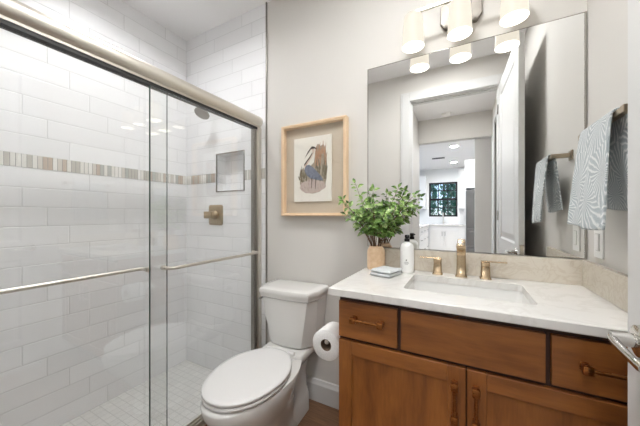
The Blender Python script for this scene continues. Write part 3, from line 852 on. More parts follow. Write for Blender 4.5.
# ================================================================== FRAMED PICTURE
FX0, FX1, FZ0, FZ1 = -1.099, -0.621, 1.197, 1.804
fd, fw = 0.046, 0.020
pf = thing('framed_picture', 'framed painting of a blue grey heron in a pale wood shadow box', 'picture', ((FX0 + FX1) / 2, YB, FZ0))
bm = B()
add_box(bm, FX0, FX0 + fw, YB - fd, YB - 0.001, FZ0, FZ1, 0.002); add_box(bm, FX1 - fw, FX1, YB - fd, YB - 0.001, FZ0, FZ1, 0.002)
add_box(bm, FX0 + fw, FX1 - fw, YB - fd, YB - 0.001, FZ0, FZ0 + fw, 0.002); add_box(bm, FX0 + fw, FX1 - fw, YB - fd, YB - 0.001, FZ1 - fw, FZ1, 0.002)
fr = part('frame', bm, 'oak', pf)
bm = B()       # beaded edge on the front face
def bead(x, z):
    t = bmesh.new(); bmesh.ops.create_icosphere(t, subdivisions=1, radius=0.0052, matrix=Matrix.Translation((x, YB - fd - 0.0005, z)))
    for f in t.faces: f.smooth = True
    merge(bm, t)
nb = 56
for k in range(nb):
    z = FZ0 + 0.007 + (FZ1 - FZ0 - 0.014) * k / (nb - 1)
    bead(FX1 - 0.008, z)
    bead(FX0 + 0.008, z)
for k in range(1, 42):
    x = FX0 + 0.008 + (FX1 - FX0 - 0.016) * k / 42
    bead(x, FZ0 + 0.008); bead(x, FZ1 - 0.008)
part('beading', bm, 'oak', fr)
part('mat_board', box(FX0 + fw, FX1 - fw, YB - 0.010, YB - 0.002, FZ0 + fw, FZ1 - fw), 'linen', pf)
PX0, PX1, PZ0, PZ1 = -1.009, -0.731, 1.292, 1.713
pr = part('print', box(PX0, PX1, YB - 0.020, YB - 0.0105, PZ0, PZ1), 'paper', pf); pr['label'] = 'cream paper print with the heron'
part('glazing', box(FX0 + fw, FX1 - fw, YB - fd + 0.006, YB - fd + 0.008, FZ0 + fw, FZ1 - fw), 'pic_glass', pf)
yP = YB - 0.0202
def blob(name, pts, mat, lay):
    bm = B(); y = yP - lay * 0.0004
    w, h = PX1 - PX0, PZ1 - PZ0
    P = [(PX0 + w * u, PZ0 + h * v) for u, v in pts]
    prism(bm, P, y - 0.0003, y, 'Y'); return part(name, bm, mat, pr)
def wobble(cx, cy, rx, ry, n=40, amp=0.08, sd=1):
    r_ = random.Random(sd); ph = [r_.uniform(0, 6.28) for _ in range(4)]
    o = []
    for i in range(n):
        a = 2 * PI * i / n; k = 1 + amp * (math.sin(3 * a + ph[0]) + 0.6 * math.sin(7 * a + ph[1]) + 0.5 * math.sin(13 * a + ph[2]))
        o.append((cx + rx * k * math.cos(a), cy + ry * k * math.sin(a)))
    return o
M['w_olive'] = artist_wash('wash_olive_strokes', [(0.3, srgb(96, 88, 70)), (0.7, srgb(132, 122, 98))], 90)
M['w_water'] = artist_wash('wash_mauve_water', [(0.3, srgb(150, 130, 124)), (0.5, srgb(196, 180, 170)), (0.7, srgb(168, 146, 136))], 50)
M['w_green'] = artist_wash('wash_olive_reeds', [(0.3, srgb(126, 114, 98)), (0.5, srgb(172, 160, 142)), (0.7, srgb(144, 130, 110))], 90)
M['w_brown'] = artist_wash('wash_brown_reeds', [(0.3, srgb(122, 84, 62)), (0.5, srgb(190, 150, 120)), (0.7, srgb(150, 108, 84))], 90)
M['w_blue'] = artist_wash('wash_blue_feathers', [(0.3, srgb(88, 94, 110)), (0.7, srgb(136, 142, 156))], 80)
M['w_pale'] = artist_wash('wash_pale_neck', [(0.3, srgb(196, 170, 150)), (0.7, srgb(226, 212, 198))], 60)
M['w_dark'] = artist_wash('wash_dark_lines', [(0.3, srgb(52, 42, 42)), (0.7, srgb(84, 70, 66))], 60)
r_ = random.Random(4)
blob('painted_ground', [(0.20, 0.40), (0.16, 0.30), (0.20, 0.20), (0.34, 0.14), (0.52, 0.12), (0.70, 0.145), (0.84, 0.22), (0.88, 0.34), (0.90, 0.50), (0.88, 0.66), (0.86, 0.80), (0.80, 0.86), (0.72, 0.84), (0.66, 0.88), (0.60, 0.83), (0.575, 0.70), (0.55, 0.60), (0.40, 0.52), (0.28, 0.50)], 'w_green', 0)
blob('painted_water', wobble(0.50, 0.235, 0.345, 0.105, sd=3, amp=0.05), 'w_water', 1)
blob('painted_reeds', [(0.14, 0.36), (0.18, 0.50), (0.22, 0.46), (0.26, 0.54), (0.31, 0.47), (0.36, 0.50), (0.38, 0.33), (0.24, 0.30)], 'w_green', 2)
bm = B()
def strokes(name, n, x0, x1, z0, z1, l0, l1, lean, mat, lay):
    bm = B(); w, h = PX1 - PX0, PZ1 - PZ0; y = yP - lay * 0.0004
    for k in range(n):
        x = r_.uniform(x0, x1); z = r_.uniform(z0, z1); L = r_.uniform(l0, l1); dx = r_.uniform(-lean, lean); b = r_.uniform(0.010, 0.020)
        P = [(PX0 + w * u, PZ0 + h * v) for u, v in ((x - b, z), (x + b, z), (x + dx + b * 0.3, z + L), (x + dx - b * 0.3, z + L))]
        bm.faces.new([bm.verts.new((p[0], y - k * 0.000003, p[1])) for p in P][::1])
    bmesh.ops.recalc_face_normals(bm, faces=bm.faces)
    return part(name, bm, mat, pr)
strokes('painted_reed_strokes', 40, 0.58, 0.86, 0.52, 0.74, 0.08, 0.20, 0.05, 'w_brown', 3)
strokes('painted_reed_strokes', 26, 0.60, 0.88, 0.30, 0.52, 0.08, 0.18, 0.06, 'w_olive', 4)
strokes('painted_reed_strokes', 22, 0.16, 0.36, 0.30, 0.42, 0.06, 0.14, 0.05, 'w_olive', 4)
blob('painted_body', [(0.30, 0.52), (0.35, 0.565), (0.43, 0.57), (0.54, 0.52), (0.66, 0.44), (0.76, 0.37), (0.80, 0.31), (0.70, 0.32), (0.58, 0.335), (0.46, 0.355), (0.36, 0.41), (0.31, 0.47)], 'w_blue', 6)
blob('painted_neck', [(0.29, 0.50), (0.33, 0.545), (0.41, 0.61), (0.51, 0.69), (0.575, 0.77), (0.555, 0.82), (0.48, 0.835), (0.46, 0.815), (0.51, 0.79), (0.52, 0.76), (0.46, 0.69), (0.37, 0.625), (0.30, 0.57)], 'w_pale', 7)
blob('painted_neck_shadow', [(0.30, 0.56), (0.37, 0.615), (0.46, 0.68), (0.52, 0.745), (0.50, 0.745), (0.44, 0.69), (0.35, 0.63), (0.29, 0.58)], 'w_dark', 8)
blob('painted_head', [(0.46, 0.82), (0.50, 0.85), (0.57, 0.84), (0.65, 0.79), (0.57, 0.812), (0.48, 0.81), (0.41, 0.755), (0.30, 0.67), (0.39, 0.77)], 'w_dark', 8)
blob('painted_legs', [(0.49, 0.36), (0.51, 0.36), (0.50, 0.20), (0.488, 0.20)], 'w_dark', 7)
blob('painted_legs', [(0.60, 0.34), (0.618, 0.34), (0.60, 0.19), (0.588, 0.19)], 'w_dark', 7)

# ================================================================== TOILET
TX = -0.952
toi = thing('toilet', 'white two piece toilet with closed lid between shower and vanity', 'toilet', (TX, 1.45, 0), rz=math.radians(3.0))
def tshape(y0, y1, wf, wr, z, ym=0.55, n=44, px_=2.1):
    """elongated outline: rounded front at y0, squarer back at y1"""
    L = y1 - y0; yc = y0 + L * ym; o = []
    for i in range(n):
        a = 2 * PI * i / n; c, s_ = math.cos(a), math.sin(a)
        if s_ < 0:
            x = wf * math.copysign(abs(c) ** (2 / px_), c); y = yc + (yc - y0) * -abs(s_) ** (2 / px_)
        else:
            e_ = 2.7
            x0_ = math.copysign(abs(c) ** (2 / e_), c); y_ = abs(s_) ** (2 / e_)
            wy = wf + (wr - wf) * y_ ** 1.5
            x = wy * x0_; y = yc + (y1 - yc) * y_
        o.append((TX + x, y, z))
    return o
bm = B()
loft(bm, [tshape(0.90, 1.40, 0.118, 0.10, 0.0, 0.5), tshape(0.898, 1.40, 0.120, 0.10, 0.012, 0.5), tshape(0.905, 1.39, 0.114, 0.095, 0.05, 0.5), tshape(0.905, 1.37, 0.110, 0.085, 0.11, 0.5),
          tshape(0.875, 1.35, 0.122, 0.085, 0.18, 0.5), tshape(0.83, 1.34, 0.147, 0.088, 0.24, 0.5),
          tshape(0.773, 1.34, 0.172, 0.098, 0.30, 0.52), tshape(0.750, 1.36, 0.184, 0.115, 0.345, 0.54), tshape(0.744, 1.38, 0.188, 0.125, 0.378, 0.55), tshape(0.747, 1.38, 0.186, 0.125, 0.388, 0.55), tshape(0.763, 1.375, 0.172, 0.12, 0.392, 0.55)])
# rear deck carrying the tank
def deck(i, z, y1=1.495): return [(x, y, z) for x, y in rrect(TX - 0.140 + i, TX + 0.140 - i, 1.25 + i * 0.5, y1 - i, 0.03, 5)]
loft(bm, [deck(0.05, 0.30, 1.46), deck(0.018, 0.345), deck(0.004, 0.37), deck(0, 0.385), deck(0.002, 0.402), deck(0.01, 0.408)])
# rear foot
def foot(w, y0, y1, z, r=0.03): return [(x, y, z) for x, y in rrect(TX - w, TX + w, y0, y1, r, 5)]
loft(bm, [foot(0.104, 1.20, 1.45, 0.0), foot(0.104, 1.20, 1.45, 0.07), foot(0.097, 1.22, 1.46, 0.10), foot(0.085, 1.26, 1.45, 0.15), foot(0.082, 1.28, 1.45, 0.25), foot(0.10, 1.28, 1.46, 0.34)])
part('bowl', bm, 'porcelain', toi, sharp=60)
# seat ring, lid
bm = B()
loft(bm, [tshape(0.778, 1.243, 0.162, 0.112, 0.3925), tshape(0.776, 1.243, 0.164, 0.112, 0.3965), tshape(0.760, 1.247, 0.180, 0.124, 0.397), tshape(0.757, 1.247, 0.183, 0.126, 0.400), tshape(0.757, 1.247, 0.183, 0.126, 0.409), tshape(0.761, 1.245, 0.179, 0.122, 0.4125), tshape(0.777, 1.24, 0.163, 0.110, 0.413)])
part('seat', bm, 'seat_white', toi, sharp=60)
bm = B()
loft(bm, [tshape(0.777, 1.243, 0.163, 0.110, 0.4132), tshape(0.777, 1.243, 0.163, 0.110, 0.4170), tshape(0.760, 1.246, 0.181, 0.124, 0.4175), tshape(0.756, 1.249, 0.185, 0.127, 0.421), tshape(0.756, 1.249, 0.185, 0.127, 0.429), tshape(0.759, 1.247, 0.182, 0.124, 0.4325), tshape(0.78, 1.235, 0.163, 0.110, 0.4350), tshape(0.86, 1.20, 0.11, 0.08, 0.4365), tshape(0.95, 1.12, 0.04, 0.03, 0.437)])
part('lid', bm, 'seat_white', toi, sharp=60)
for s_ in (-1, 1):
    bm = B(); cyl(bm, (TX + s_ * 0.075 - 0.02, 1.262, 0.414), (TX + s_ * 0.075 + 0.02, 1.262, 0.414), 0.011, 16)
    add_box(bm, TX + s_ * 0.075 - 0.018, TX + s_ * 0.075 + 0.018, 1.25, 1.275, 0.4075, 0.414, 0.002); part('hinge', bm, 'seat_white', toi)
# tank: wide at the top, narrowing, with faceted front corners
def tank(wb, wf, y0, ych, z, yb=1.505, fb=0.0):
    """plan: back edge half width wb, front facet half width wf"""
    return [(TX - wb, yb, z), (TX - wb, ych, z), (TX - wb + 0.012, ych - 0.02, z), (TX - wf, y0 + 0.006, z), (TX - wf + 0.02, y0, z), (TX, y0 - fb, z), (TX + wf - 0.02, y0, z), (TX + wf, y0 + 0.006, z), (TX + wb - 0.012, ych - 0.02, z), (TX + wb, ych, z), (TX + wb, yb, z)]
bm = B()
loft(bm, [tank(0.142, 0.095, 1.330, 1.40, 0.409, 1.49, 0.006), tank(0.158, 0.104, 1.318, 1.395, 0.418, 1.50, 0.008), tank(0.168, 0.114, 1.312, 1.39, 0.47, 1.503, 0.008), tank(0.180, 0.140, 1.300, 1.38, 0.60, 1.505, 0.010), tank(0.187, 0.154, 1.297, 1.375, 0.695, 1.505, 0.010), tank(0.185, 0.152, 1.299, 1.377, 0.700, 1.505, 0.01)])
part('tank', bm, 'porcelain', toi, smooth=True, sharp=18)
bm = B()
def tl(i, z): return tank(0.199 - i, 0.172 - i, 1.283 + i, 1.365, z, 1.512 - i * 0.3, 0.010)
loft(bm, [tl(0.016, 0.7005), tl(0.008, 0.706), tl(0.006, 0.722), tl(0.001, 0.730), tl(0.0, 0.748), tl(0.004, 0.756), tl(0.012, 0.7605), tl(0.05, 0.7625)])
part('tank_lid', bm, 'porcelain', toi, smooth=True, sharp=32)
bm = B(); cyl(bm, (TX - 0.1855, 1.42, 0.672), (TX - 0.204, 1.42, 0.672), 0.013, 18)
tube(bm, [(TX - 0.202, 1.42, 0.672), (TX - 0.208, 1.39, 0.671), (TX - 0.208, 1.345, 0.668)], 0.006, 10)
part('flush_lever', bm, 'chrome', toi)

# toilet roll and holder
rx, ry, rz_ = -0.533, 1.09, 0.645
hold = thing('toilet_roll_holder', 'nickel toilet roll holder fixed to the side of the vanity', 'toilet roll holder', (VX0, 1.24, rz_))
bm = B(); lathe(bm, (VX0, 1.24, rz_), [(0.024, -0.0008), (0.024, -0.006), (0.018, -0.010), (0.009, -0.012)], 'X', 24)
part('mount', bm, 'nickel', hold)
bm = B(); tube(bm, [(VX0 - 0.008, 1.24, rz_), (rx + 0.012, 1.24, rz_), (rx + 0.003, 1.237, rz_), (rx, 1.228, rz_), (rx, 1.062, rz_)], 0.0085, 16); part('rod', bm, 'nickel', hold)
bm = B(); lathe(bm, (rx, 1.0625, rz_), [(0.0085, 0), (0.0105, -0.001), (0.0115, -0.006), (0.0095, -0.012), (0.002, -0.013)], 'Y', 20); part('end_knob', bm, 'nickel', hold)
bm = B()
R0, Rc = 0.067, 0.026
lathe(bm, (rx, ry - 0.045, rz_ - 0.0115), [(Rc, 0.0005), (R0 - 0.002, 0), (R0, 0.002), (R0, 0.103), (R0 - 0.002, 0.105), (Rc, 0.1045), (Rc, 0.0005)], 'Y', 48, False, False)
roll = centered('toilet_roll', bm, 'tissue', 'thick white toilet paper roll beside the vanity', 'toilet paper', loc=(rx, ry, rz_ - 0.0115 - R0), sharp=50)
bm = B(); lathe(bm, (rx, ry - 0.045, rz_ - 0.0115), [(Rc - 0.0002, 0.002), (Rc - 0.0002, 0.103), (Rc - 0.0022, 0.103), (Rc - 0.0022, 0.002), (Rc - 0.0002, 0.002)], 'Y', 32, False, False)
o = part('core', bm, 'cardboard', roll); o['label'] = 'brown cardboard core'

# ================================================================== TOWEL BAR, TOWEL, OUTLET
TBX, TBZ = 0.388, 1.492
tb = thing('towel_bar', 'nickel towel bar on the right wall beside the mirror', 'towel bar', (XR, 1.16, TBZ))
for y in (1.337, 1.030):
    bm = box(XR - 0.008, XR - 0.0005, y - 0.0225, y + 0.0225, TBZ - 0.0225, TBZ + 0.0225, 0.002)
    add_box(bm, TBX - 0.011, XR - 0.007, y - 0.0105, y + 0.0105, TBZ - 0.0105, TBZ + 0.0105, 0.002)
    part('post', bm, 'bar_nickel', tb)
part('bar', box(TBX - 0.009, TBX + 0.009, 1.0405, 1.3265, TBZ - 0.009, TBZ + 0.009, 0.002), 'bar_nickel', tb)
# towel draped over the bar
def towel_sheet():
    """cross-section runs front bottom -> over bar -> back bottom, swept along Y"""
    sec = []
    zf, zb = 1.163, 1.222
    xr = 0.015
    for k in range(25):
        f = k / 24; z = zf + (TBZ - zf) * f; sec.append((TBX - xr - 0.026 * (1 - f) ** 0.8, z, f))
    for k in range(1, 10):
        a = PI - PI * k / 10; sec.append((TBX + xr * math.cos(a), TBZ + 0.016 * math.sin(a), 1.0))
    for k in range(21):
        f = 1 - k / 20; z = zb + (TBZ - zb) * f; sec.append((TBX + xr + 0.026 * (1 - f), z, f))
    return sec
sec = towel_sheet(); NYT = 40; ty0, ty1 = 1.066, 1.312
t = bmesh.new(); uvl = t.loops.layers.uv.new('UVMap')
lens = [0.0]
for a, b in zip(sec[:-1], sec[1:]): lens.append(lens[-1] + math.hypot(a[0] - b[0], a[1] - b[1]))
grid = []
for i, (x, z, f) in enumerate(sec):
    row = []
    for j in range(NYT + 1):
        v = j / NYT
        fl = (1 - f)
        y = ty0 + (ty1 - ty0) * v
        yc = (ty0 + ty1) / 2
        y = yc + (y - yc) * (0.94 + 0.10 * fl)
        side = -1 if i < 29 else 1
        wv = 0.006 * fl * math.sin(v * 9.5 + 1.0 + (0 if side < 0 else 2)) + 0.0025 * fl * math.sin(v * 23 + f * 3)
        xx = x + (wv if side < 0 else -abs(wv) * 0.5)
        zz = z - (0.006 * math.sin(v * 4 + 0.5) * fl)
        row.append(t.verts.new((xx, y, zz)))
    grid.append(row)
for i in range(len(sec) - 1):
    for j in range(NYT):
        f_ = t.faces.new((grid[i][j], grid[i][j + 1], grid[i + 1][j + 1], grid[i + 1][j])); f_.smooth = True
        for lp, (a, b) in zip(f_.loops, ((i, j), (i, j + 1), (i + 1, j + 1), (i + 1, j))):
            lp[uvl].uv = (b / NYT * 0.28, lens[a])
bmesh.ops.recalc_face_normals(t, faces=t.faces)
tl_loc = (TBX, 1.227, 1.163); bmesh.ops.translate(t, verts=t.verts, vec=-Vector(tl_loc))
tw = obj('hand_towel', t, 'towel', sharp=180); tw.location = tl_loc
tag(tw, 'blue grey and white palm patterned hand towel hanging on the towel bar', 'towel')
md = tw.modifiers.new('thick', 'SOLIDIFY'); md.thickness = 0.007; md.offset = 0.0
md = tw.modifiers.new('smooth', 'SUBSURF'); md.levels = 1; md.render_levels = 1

op = thing('outlet_plate', 'white wall outlet plate on the right wall above the side splash', 'outlet', (XR, 1.405, 1.10))
part('cover', box(XR - 0.006, XR - 0.0005, 1.367, 1.443, 1.040, 1.160, 0.002), 'plate', op)
bm = box(XR - 0.0085, XR - 0.0058, 1.388, 1.422, 1.067, 1.133, 0.001); f_ = part('shade_gap', bm, 'gap', op)  # grey backing drawn as the shaded gap round the insert
part('insert', box(XR - 0.0105, XR - 0.008, 1.3905, 1.4195, 1.0695, 1.1305, 0.001), 'plate', op)

# ================================================================== SHOWER DOOR
sd = thing('shower_door', 'sliding glass shower door in a brushed nickel frame', 'shower door', (XD, 0.765, 0))
HZ0, HZ1 = 1.840, 1.924
bm = B()
prof = [(XD - 0.030, HZ0), (XD - 0.030, HZ1 - 0.012), (XD - 0.022, HZ1)]
for k in range(13):
    a = PI / 2 - PI * k / 12 * 0.92
    prof.append((XD + 0.004 + 0.030 * math.cos(a), (HZ0 + HZ1) / 2 + 0.006 + (HZ1 - HZ0 - 0.012) / 2 * math.sin(a)))
prof += [(XD + 0.016, HZ0), (XD + 0.012, HZ0)]
t = bmesh.new()
a_ = [t.verts.new((x, 0.001, z)) for x, z in prof]; b__ = [t.verts.new((x, YB - 0.001, z)) for x, z in prof]
t.faces.new(a_); t.faces.new(b__[::-1])
for i in range(len(prof)): 
    f_ = t.faces.new((a_[i], a_[(i + 1) % len(prof)], b__[(i + 1) % len(prof)], b__[i])); f_.smooth = True
merge(bm, t); part('header', bm, 'nickel', sd, sharp=35)
part('header_strip', box(XD - 0.026, XD + 0.013, 0.002, YB - 0.0365, HZ0 - 0.015, HZ0 - 0.0002), 'strip_black', sd)  # narrow black strip along the underside of the header
for y0, y1 in ((YB - 0.036, YB - 0.0005), (0.0005, 0.034)):
    j = part('jamb', box(XD - 0.028, XD + 0.024, y0, y1, 0.042, HZ0 - 0.0005, 0.006), 'nickel', sd)
part('jamb_seal', box(XD - 0.024, XD + 0.006, YB - 0.062, YB - 0.0365, 0.042, HZ0 - 0.0155), 'nickel_dark', sd)
bm = B(); add_box(bm, XD - 0.030, XD + 0.026, 0.001, YB - 0.001, 0.0, 0.012, 0.002)
for x in (XD - 0.028, XD - 0.006, XD + 0.018): add_box(bm, x, x + 0.006, 0.001, YB - 0.001, 0.010, 0.040, 0.001)
part('bottom_track', bm, 'nickel', sd)
def gpanel(x, y0, y1):
    g = part('glass_panel', box(x - 0.003, x + 0.003, y0, y1, 0.046, HZ0 - 0.0155), 'glass', sd)
    return g
XO, XI = XD + 0.005, XD - 0.017
g1 = gpanel(XO, 0.746, YB - 0.040)          # outer, by the toilet
part('edge_strip', box(XO - 0.0034, XO + 0.0034, 0.7425, 0.7462, 0.046, HZ0 - 0.0155), 'glass_edge', g1)
g2 = gpanel(XI, 0.036, 0.842)               # inner
part('edge_strip', box(XI - 0.0032, XI + 0.0032, 0.8418, 0.8434, 0.046, HZ0 - 0.0155), 'glass_edge', g2)
def gbar(parent, xg, sgn, ya, yb, z):
    xo = xg + sgn * 0.052
    bm = B(); pts = [(xg + sgn * 0.003, ya, z)]
    for k in range(7):
        a = PI / 2 * k / 6; pts.append((xo - sgn * 0.025 * (1 - math.sin(a)), ya + 0.025 * (1 - math.cos(a)), z))
    for k in range(7):
        a = PI / 2 * (1 - k / 6); pts.append((xo - sgn * 0.025 * (1 - math.sin(a)), yb - 0.025 * (1 - math.cos(a)), z))
    pts.append((xg + sgn * 0.003, yb, z))
    tube(bm, pts, 0.0085, 14)
    for y in (ya, yb): cyl(bm, (xg - sgn * 0.010, y, z), (xg - sgn * 0.0032, y, z), 0.011, 18); cyl(bm, (xg + sgn * 0.0032, y, z), (xg + sgn * 0.009, y, z), 0.012, 18)
    part('towel_bar', bm, 'nickel', parent)
gbar(g1, XO, 1, 0.812, 1.462, 0.940)
gbar(g2, XI, -1, 0.10, 0.748, 0.940)

# shower head and valve
shx = -1.787
sh = thing('showerhead', 'nickel shower head on a bent arm high on the tiled wall', 'shower head', (shx, YB, 2.05))
bm = B(); lathe(bm, (shx, YB - 0.0005, 2.075), [(0.032, 0), (0.032, -0.004), (0.022, -0.012), (0.011, -0.014)], 'Y', 28); part('flange', bm, 'nickel', sh)
bm = B(); tube(bm, [(shx, YB - 0.008, 2.075), (shx, YB - 0.06, 2.078), (shx, YB - 0.085, 2.070), (shx, YB - 0.110, 2.045)], 0.0095, 14); part('arm', bm, 'nickel', sh)
bm = B(); t = bmesh.new()
lathe(t, (0, 0, 0), [(0.011, 0.055), (0.016, 0.05), (0.018, 0.038), (0.032, 0.025), (0.052, 0.012), (0.057, 0.006), (0.057, -0.005), (0.052, -0.010), (0.001, -0.010)], 'Z', 32)
for f in t.faces: f.smooth = True
merge(bm, t, Matrix.Translation((shx, YB - 0.135, 1.990)) @ Matrix.Rotation(math.radians(-28), 4, 'X'))
part('spray_head', bm, 'nickel_dark', sh)
va = thing('shower_valve', 'square nickel shower valve with lever on the tiled wall under the shower head', 'shower valve', (shx, YB, 1.205))
bm = B(); loft(bm, [[(x, y, z) for x, z in rrect(shx - 0.080 + i, shx + 0.080 - i, 1.122 + i, 1.286 - i, 0.018, 5)] for i, y in ((0, YB - 0.0005), (0, YB - 0.006), (0.004, YB - 0.010), (0.02, YB - 0.012))])
part('escutcheon', bm, 'valve_nickel', va)
bm = B(); lathe(bm, (shx, YB - 0.012, 1.205), [(0.036, 0), (0.036, -0.012), (0.030, -0.018), (0.027, -0.045), (0.026, -0.052), (0.001, -0.054)], 'Y', 30)
hv = part('handle', bm, 'valve_nickel', va)
bm = box(shx - 0.070, shx + 0.022, YB - 0.066, YB - 0.050, 1.176, 1.232, 0.004); part('lever', bm, 'valve_nickel', hv)

# ================================================================== HALL AND KITCHEN THINGS
sm = thing('smoke_detector', 'round white smoke detector on the hall ceiling', 'smoke detector', (-0.24, -1.44, CEIL))
bm = B(); lathe(bm, (-0.24, -1.44, CEIL), [(0.065, -0.0005), (0.065, -0.012), (0.055, -0.030), (0.02, -0.036), (0.001, -0.036)], 'Z', 32); part('body', bm, 'plate', sm)
vt = thing('air_vent', 'dark slotted air vent in the kitchen ceiling', 'vent', (-0.61, -4.83, CEIL))
bm = box(-0.78, -0.44, -4.92, -4.74, CEIL - 0.012, CEIL - 0.0005, 0.002); part('frame', bm, 'plate', vt)
bm = B()
for k in range(7): add_box(bm, -0.765, -0.455, -4.905 + k * 0.023, -4.893 + k * 0.023, CEIL - 0.014, CEIL - 0.010)
part('slats', bm, 'steel_dark', vt)

def knob_bar(parent, x, y, z, vertical=True, face='Y'):
    bm = B(); L = 0.07
    if face == 'Y':
        if vertical: add_box(bm, x - 0.006, x + 0.006, y, y + 0.03, z - L, z + L, 0.002)
        else: add_box(bm, x - L, x + L, y, y + 0.03, z - 0.006, z + 0.006, 0.002)
    else: add_box(bm, x, x + 0.03, y - L, y + L, z - 0.006, z + 0.006, 0.002)
    part('handle', bm, 'steel', parent)
def kdoor(parent, x0, x1, y, z0, z1, hx=None, hz=None, nm='door'):
    bm = B(); r = 0.06
    add_box(bm, x0, x0 + r, y, y + 0.02, z0, z1, 0.002); add_box(bm, x1 - r, x1, y, y + 0.02, z0, z1, 0.002)
    add_box(bm, x0 + r, x1 - r, y, y + 0.02, z1 - r, z1, 0.002); add_box(bm, x0 + r, x1 - r, y, y + 0.02, z0, z0 + r, 0.002)
    add_box(bm, x0 + r, x1 - r, y, y + 0.012, z0 + r, z1 - r)
    d_ = part(nm, bm, 'cab_white', parent)
    if hx is not None: knob_bar(d_, hx, y + 0.02, hz)
kb = thing('base_cabinet', 'white kitchen sink base cabinet under the black window', 'cabinet', (-0.55, KY, 0))
fy = KY + 0.62
part('body', box(-1.62, 0.03, KY + 0.002, fy, 0.0, 0.868), 'cab_white', kb)
kdoor(kb, -0.975, -0.565, fy, 0.11, 0.70, -0.60, 0.62); kdoor(kb, -0.555, -0.145, fy, 0.11, 0.70, -0.52, 0.62)
part('false_front', box(-0.975, -0.145, fy, fy + 0.02, 0.715, 0.855, 0.003), 'cab_white', kb)
kdoor(kb, -0.135, 0.025, fy, 0.11, 0.855)
centered('kitchen_counter', box(-1.62, 0.03, KY + 0.002, fy + 0.04, 0.8685, 0.905, 0.003), 'quartz', 'pale kitchen counter under the black window', 'countertop', loc=(-0.55, KY + 0.3, 0.8685))
lb_ = thing('drawer_cabinet', 'white kitchen drawer cabinet left of the sink cabinet', 'cabinet', (-1.3, -5.0, 0))
part('body', box(-1.62, -1.00, -5.98, -4.05, 0.0, 0.868), 'cab_white', lb_)
for y0, y1 in ((-5.96, -5.34), (-5.33, -4.71), (-4.70, -4.07)):
    for z0, z1 in ((0.12, 0.40), (0.41, 0.66), (0.67, 0.855)):
        d_ = part('drawer', box(-1.0, -0.98, y0, y1, z0, z1, 0.003), 'cab_white', lb_)
        knob_bar(d_, -0.98, (y0 + y1) / 2, (z0 + z1) / 2, face='X')
centered('island_counter', box(-1.64, -0.955, -5.98, -4.03, 0.8685, 0.905, 0.003), 'quartz', 'pale counter over the white kitchen drawers', 'countertop', loc=(-1.3, -5.0, 0.8685))
kf = thing('kitchen_faucet', 'tall nickel gooseneck faucet in front of the black window', 'faucet', (-0.60, KY + 0.10, 0.905))
bm = B(); lathe(bm, (-0.60, KY + 0.10, 0.905), [(0.028, 0.0005), (0.028, 0.01), (0.018, 0.02), (0.016, 0.10)], 'Z', 20)
pts = [(-0.60, KY + 0.10, 0.98), (-0.60, KY + 0.10, 1.20)] + [(-0.60, KY + 0.20 - 0.10 * math.cos(PI * k / 8), 1.20 + 0.10 * math.sin(PI * k / 8)) for k in range(1, 9)] + [(-0.60, KY + 0.30, 1.12)]
tube(bm, pts, 0.014, 10); part('spout', bm, 'nickel', kf)
bm = box(-0.584, -0.52, KY + 0.09, KY + 0.11, 0.965, 0.98, 0.003); part('lever', bm, 'nickel', kf)
for n, (x0, x1, z0, z1, nm) in enumerate(((-1.62, -1.115, 1.40, 2.47, 'white upper kitchen cabinet left of the black window'), (-0.135, 0.035, 1.40, 2.58, 'narrow white upper kitchen cabinet right of the black window'))):
    u = thing('upper_cabinet', nm, 'cabinet', ((x0 + x1) / 2, KY, z0), 'kitchen upper cabinets')
    part('body', box(x0, x1, KY + 0.002, KY + 0.33, z0, z1), 'cab_white', u)
    kdoor(u, x0 + 0.004, x1 - 0.004, KY + 0.33, z0 + 0.004, z1 - 0.06)
    part('crown', box(x0 - 0.012, x1 + 0.012, KY + 0.002, KY + 0.365, z1 - 0.001, z1 + 0.06, 0.006), 'cab_white', u)
fy1_ = -3.95
fg = thing('refrigerator', 'stainless steel refrigerator seen past the hall opening', 'refrigerator', (0.49, -4.3, 0))
part('body', box(0.042, 0.94, fy1_ - 0.70, fy1_ - 0.06, 0.02, 1.78, 0.006), 'steel_dark', fg)
for x0, x1 in ((0.042, 0.488), (0.494, 0.94)):
    d_ = part('door', box(x0, x1, fy1_ - 0.055, fy1_, 0.90, 1.775, 0.008), 'steel', fg)
    hx_ = x1 - 0.05 if x1 < 0.6 else x0 + 0.05
    bm = B(); cyl(bm, (hx_, fy1_ + 0.045, 1.0), (hx_, fy1_ + 0.045, 1.65), 0.012, 12)
    for z in (1.03, 1.62): cyl(bm, (hx_, fy1_, z), (hx_, fy1_ + 0.045, z), 0.008, 10)
    part('handle', bm, 'steel', d_)
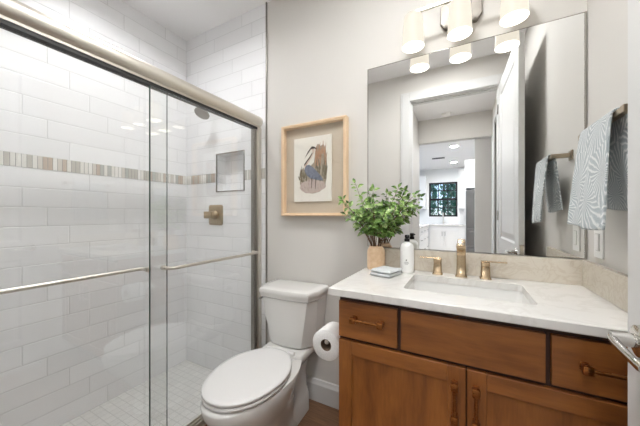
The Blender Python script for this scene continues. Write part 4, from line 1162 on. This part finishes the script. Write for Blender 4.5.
for z0, z1 in ((0.50, 0.893), (0.06, 0.493)):
    d_ = part('drawer', box(0.042, 0.94, fy1_ - 0.055, fy1_, z0, z1, 0.008), 'steel', fg)
    bm = B(); cyl(bm, (0.10, fy1_ + 0.045, z1 - 0.06), (0.88, fy1_ + 0.045, z1 - 0.06), 0.012, 12)
    for x in (0.13, 0.85): cyl(bm, (x, fy1_, z1 - 0.06), (x, fy1_ + 0.045, z1 - 0.06), 0.008, 10)
    part('handle', bm, 'steel', d_)
fc = thing('fridge_cabinet', 'white cabinet over the stainless refrigerator', 'cabinet', (0.49, -4.5, 1.9))
part('body', box(0.035, 0.96, fy1_ - 0.78, fy1_ - 0.20, 1.83, 2.50), 'cab_white', fc)
kdoor(fc, 0.04, 0.495, fy1_ - 0.20, 1.835, 2.49); kdoor(fc, 0.50, 0.955, fy1_ - 0.20, 1.835, 2.49)
part('side_panel', box(0.017, 0.034, fy1_ - 0.78, fy1_ - 0.20, 0.0, 2.50), 'cab_white', fc)

# trees outside the kitchen window
def tree(x, y, h, w, seed, label):
    t_ = thing('tree', label, 'tree', (x, y, -0.12), 'trees outside the kitchen window')
    bm = B(); tube(bm, [(x, y, -0.12), (x + 0.05, y, h * 0.4), (x, y, h * 0.8)], 0.10, 10, 0.04); part('trunk', bm, 'stem', t_)
    bm = B(); r = random.Random(seed)
    for k in range(1500):
        a, b = r.uniform(0, 2 * PI), math.acos(r.uniform(-1, 1)); q = r.uniform(0.45, 1) 
        c = Vector((x + w * q * math.sin(b) * math.cos(a), y + w * 0.8 * q * math.sin(b) * math.sin(a), h * 0.55 + h * 0.46 * q * math.cos(b)))
        e = Euler((r.uniform(0, 6), r.uniform(0, 6), r.uniform(0, 6))).to_matrix(); L = r.uniform(0.07, 0.13)
        v = [bm.verts.new(c + e @ Vector(p)) for p in ((-L, 0, 0), (0, -L * .45, 0.01), (L, 0, 0), (0, L * .45, 0.01))]
        bm.faces.new(v)
    part('crown', bm, 'tree_leaf', t_)
for n, (x, y, h, w) in enumerate(((-1.75, -9.6, 3.4, 0.8), (-0.1, -9.7, 3.7, 0.8), (-1.0, -13.0, 5.2, 1.9))):
    tree(x, y, h, w, n, ('leafy green tree outside the left of the kitchen window', 'leafy green tree outside the right of the kitchen window', 'tall leafy tree furthest from the kitchen window')[n])
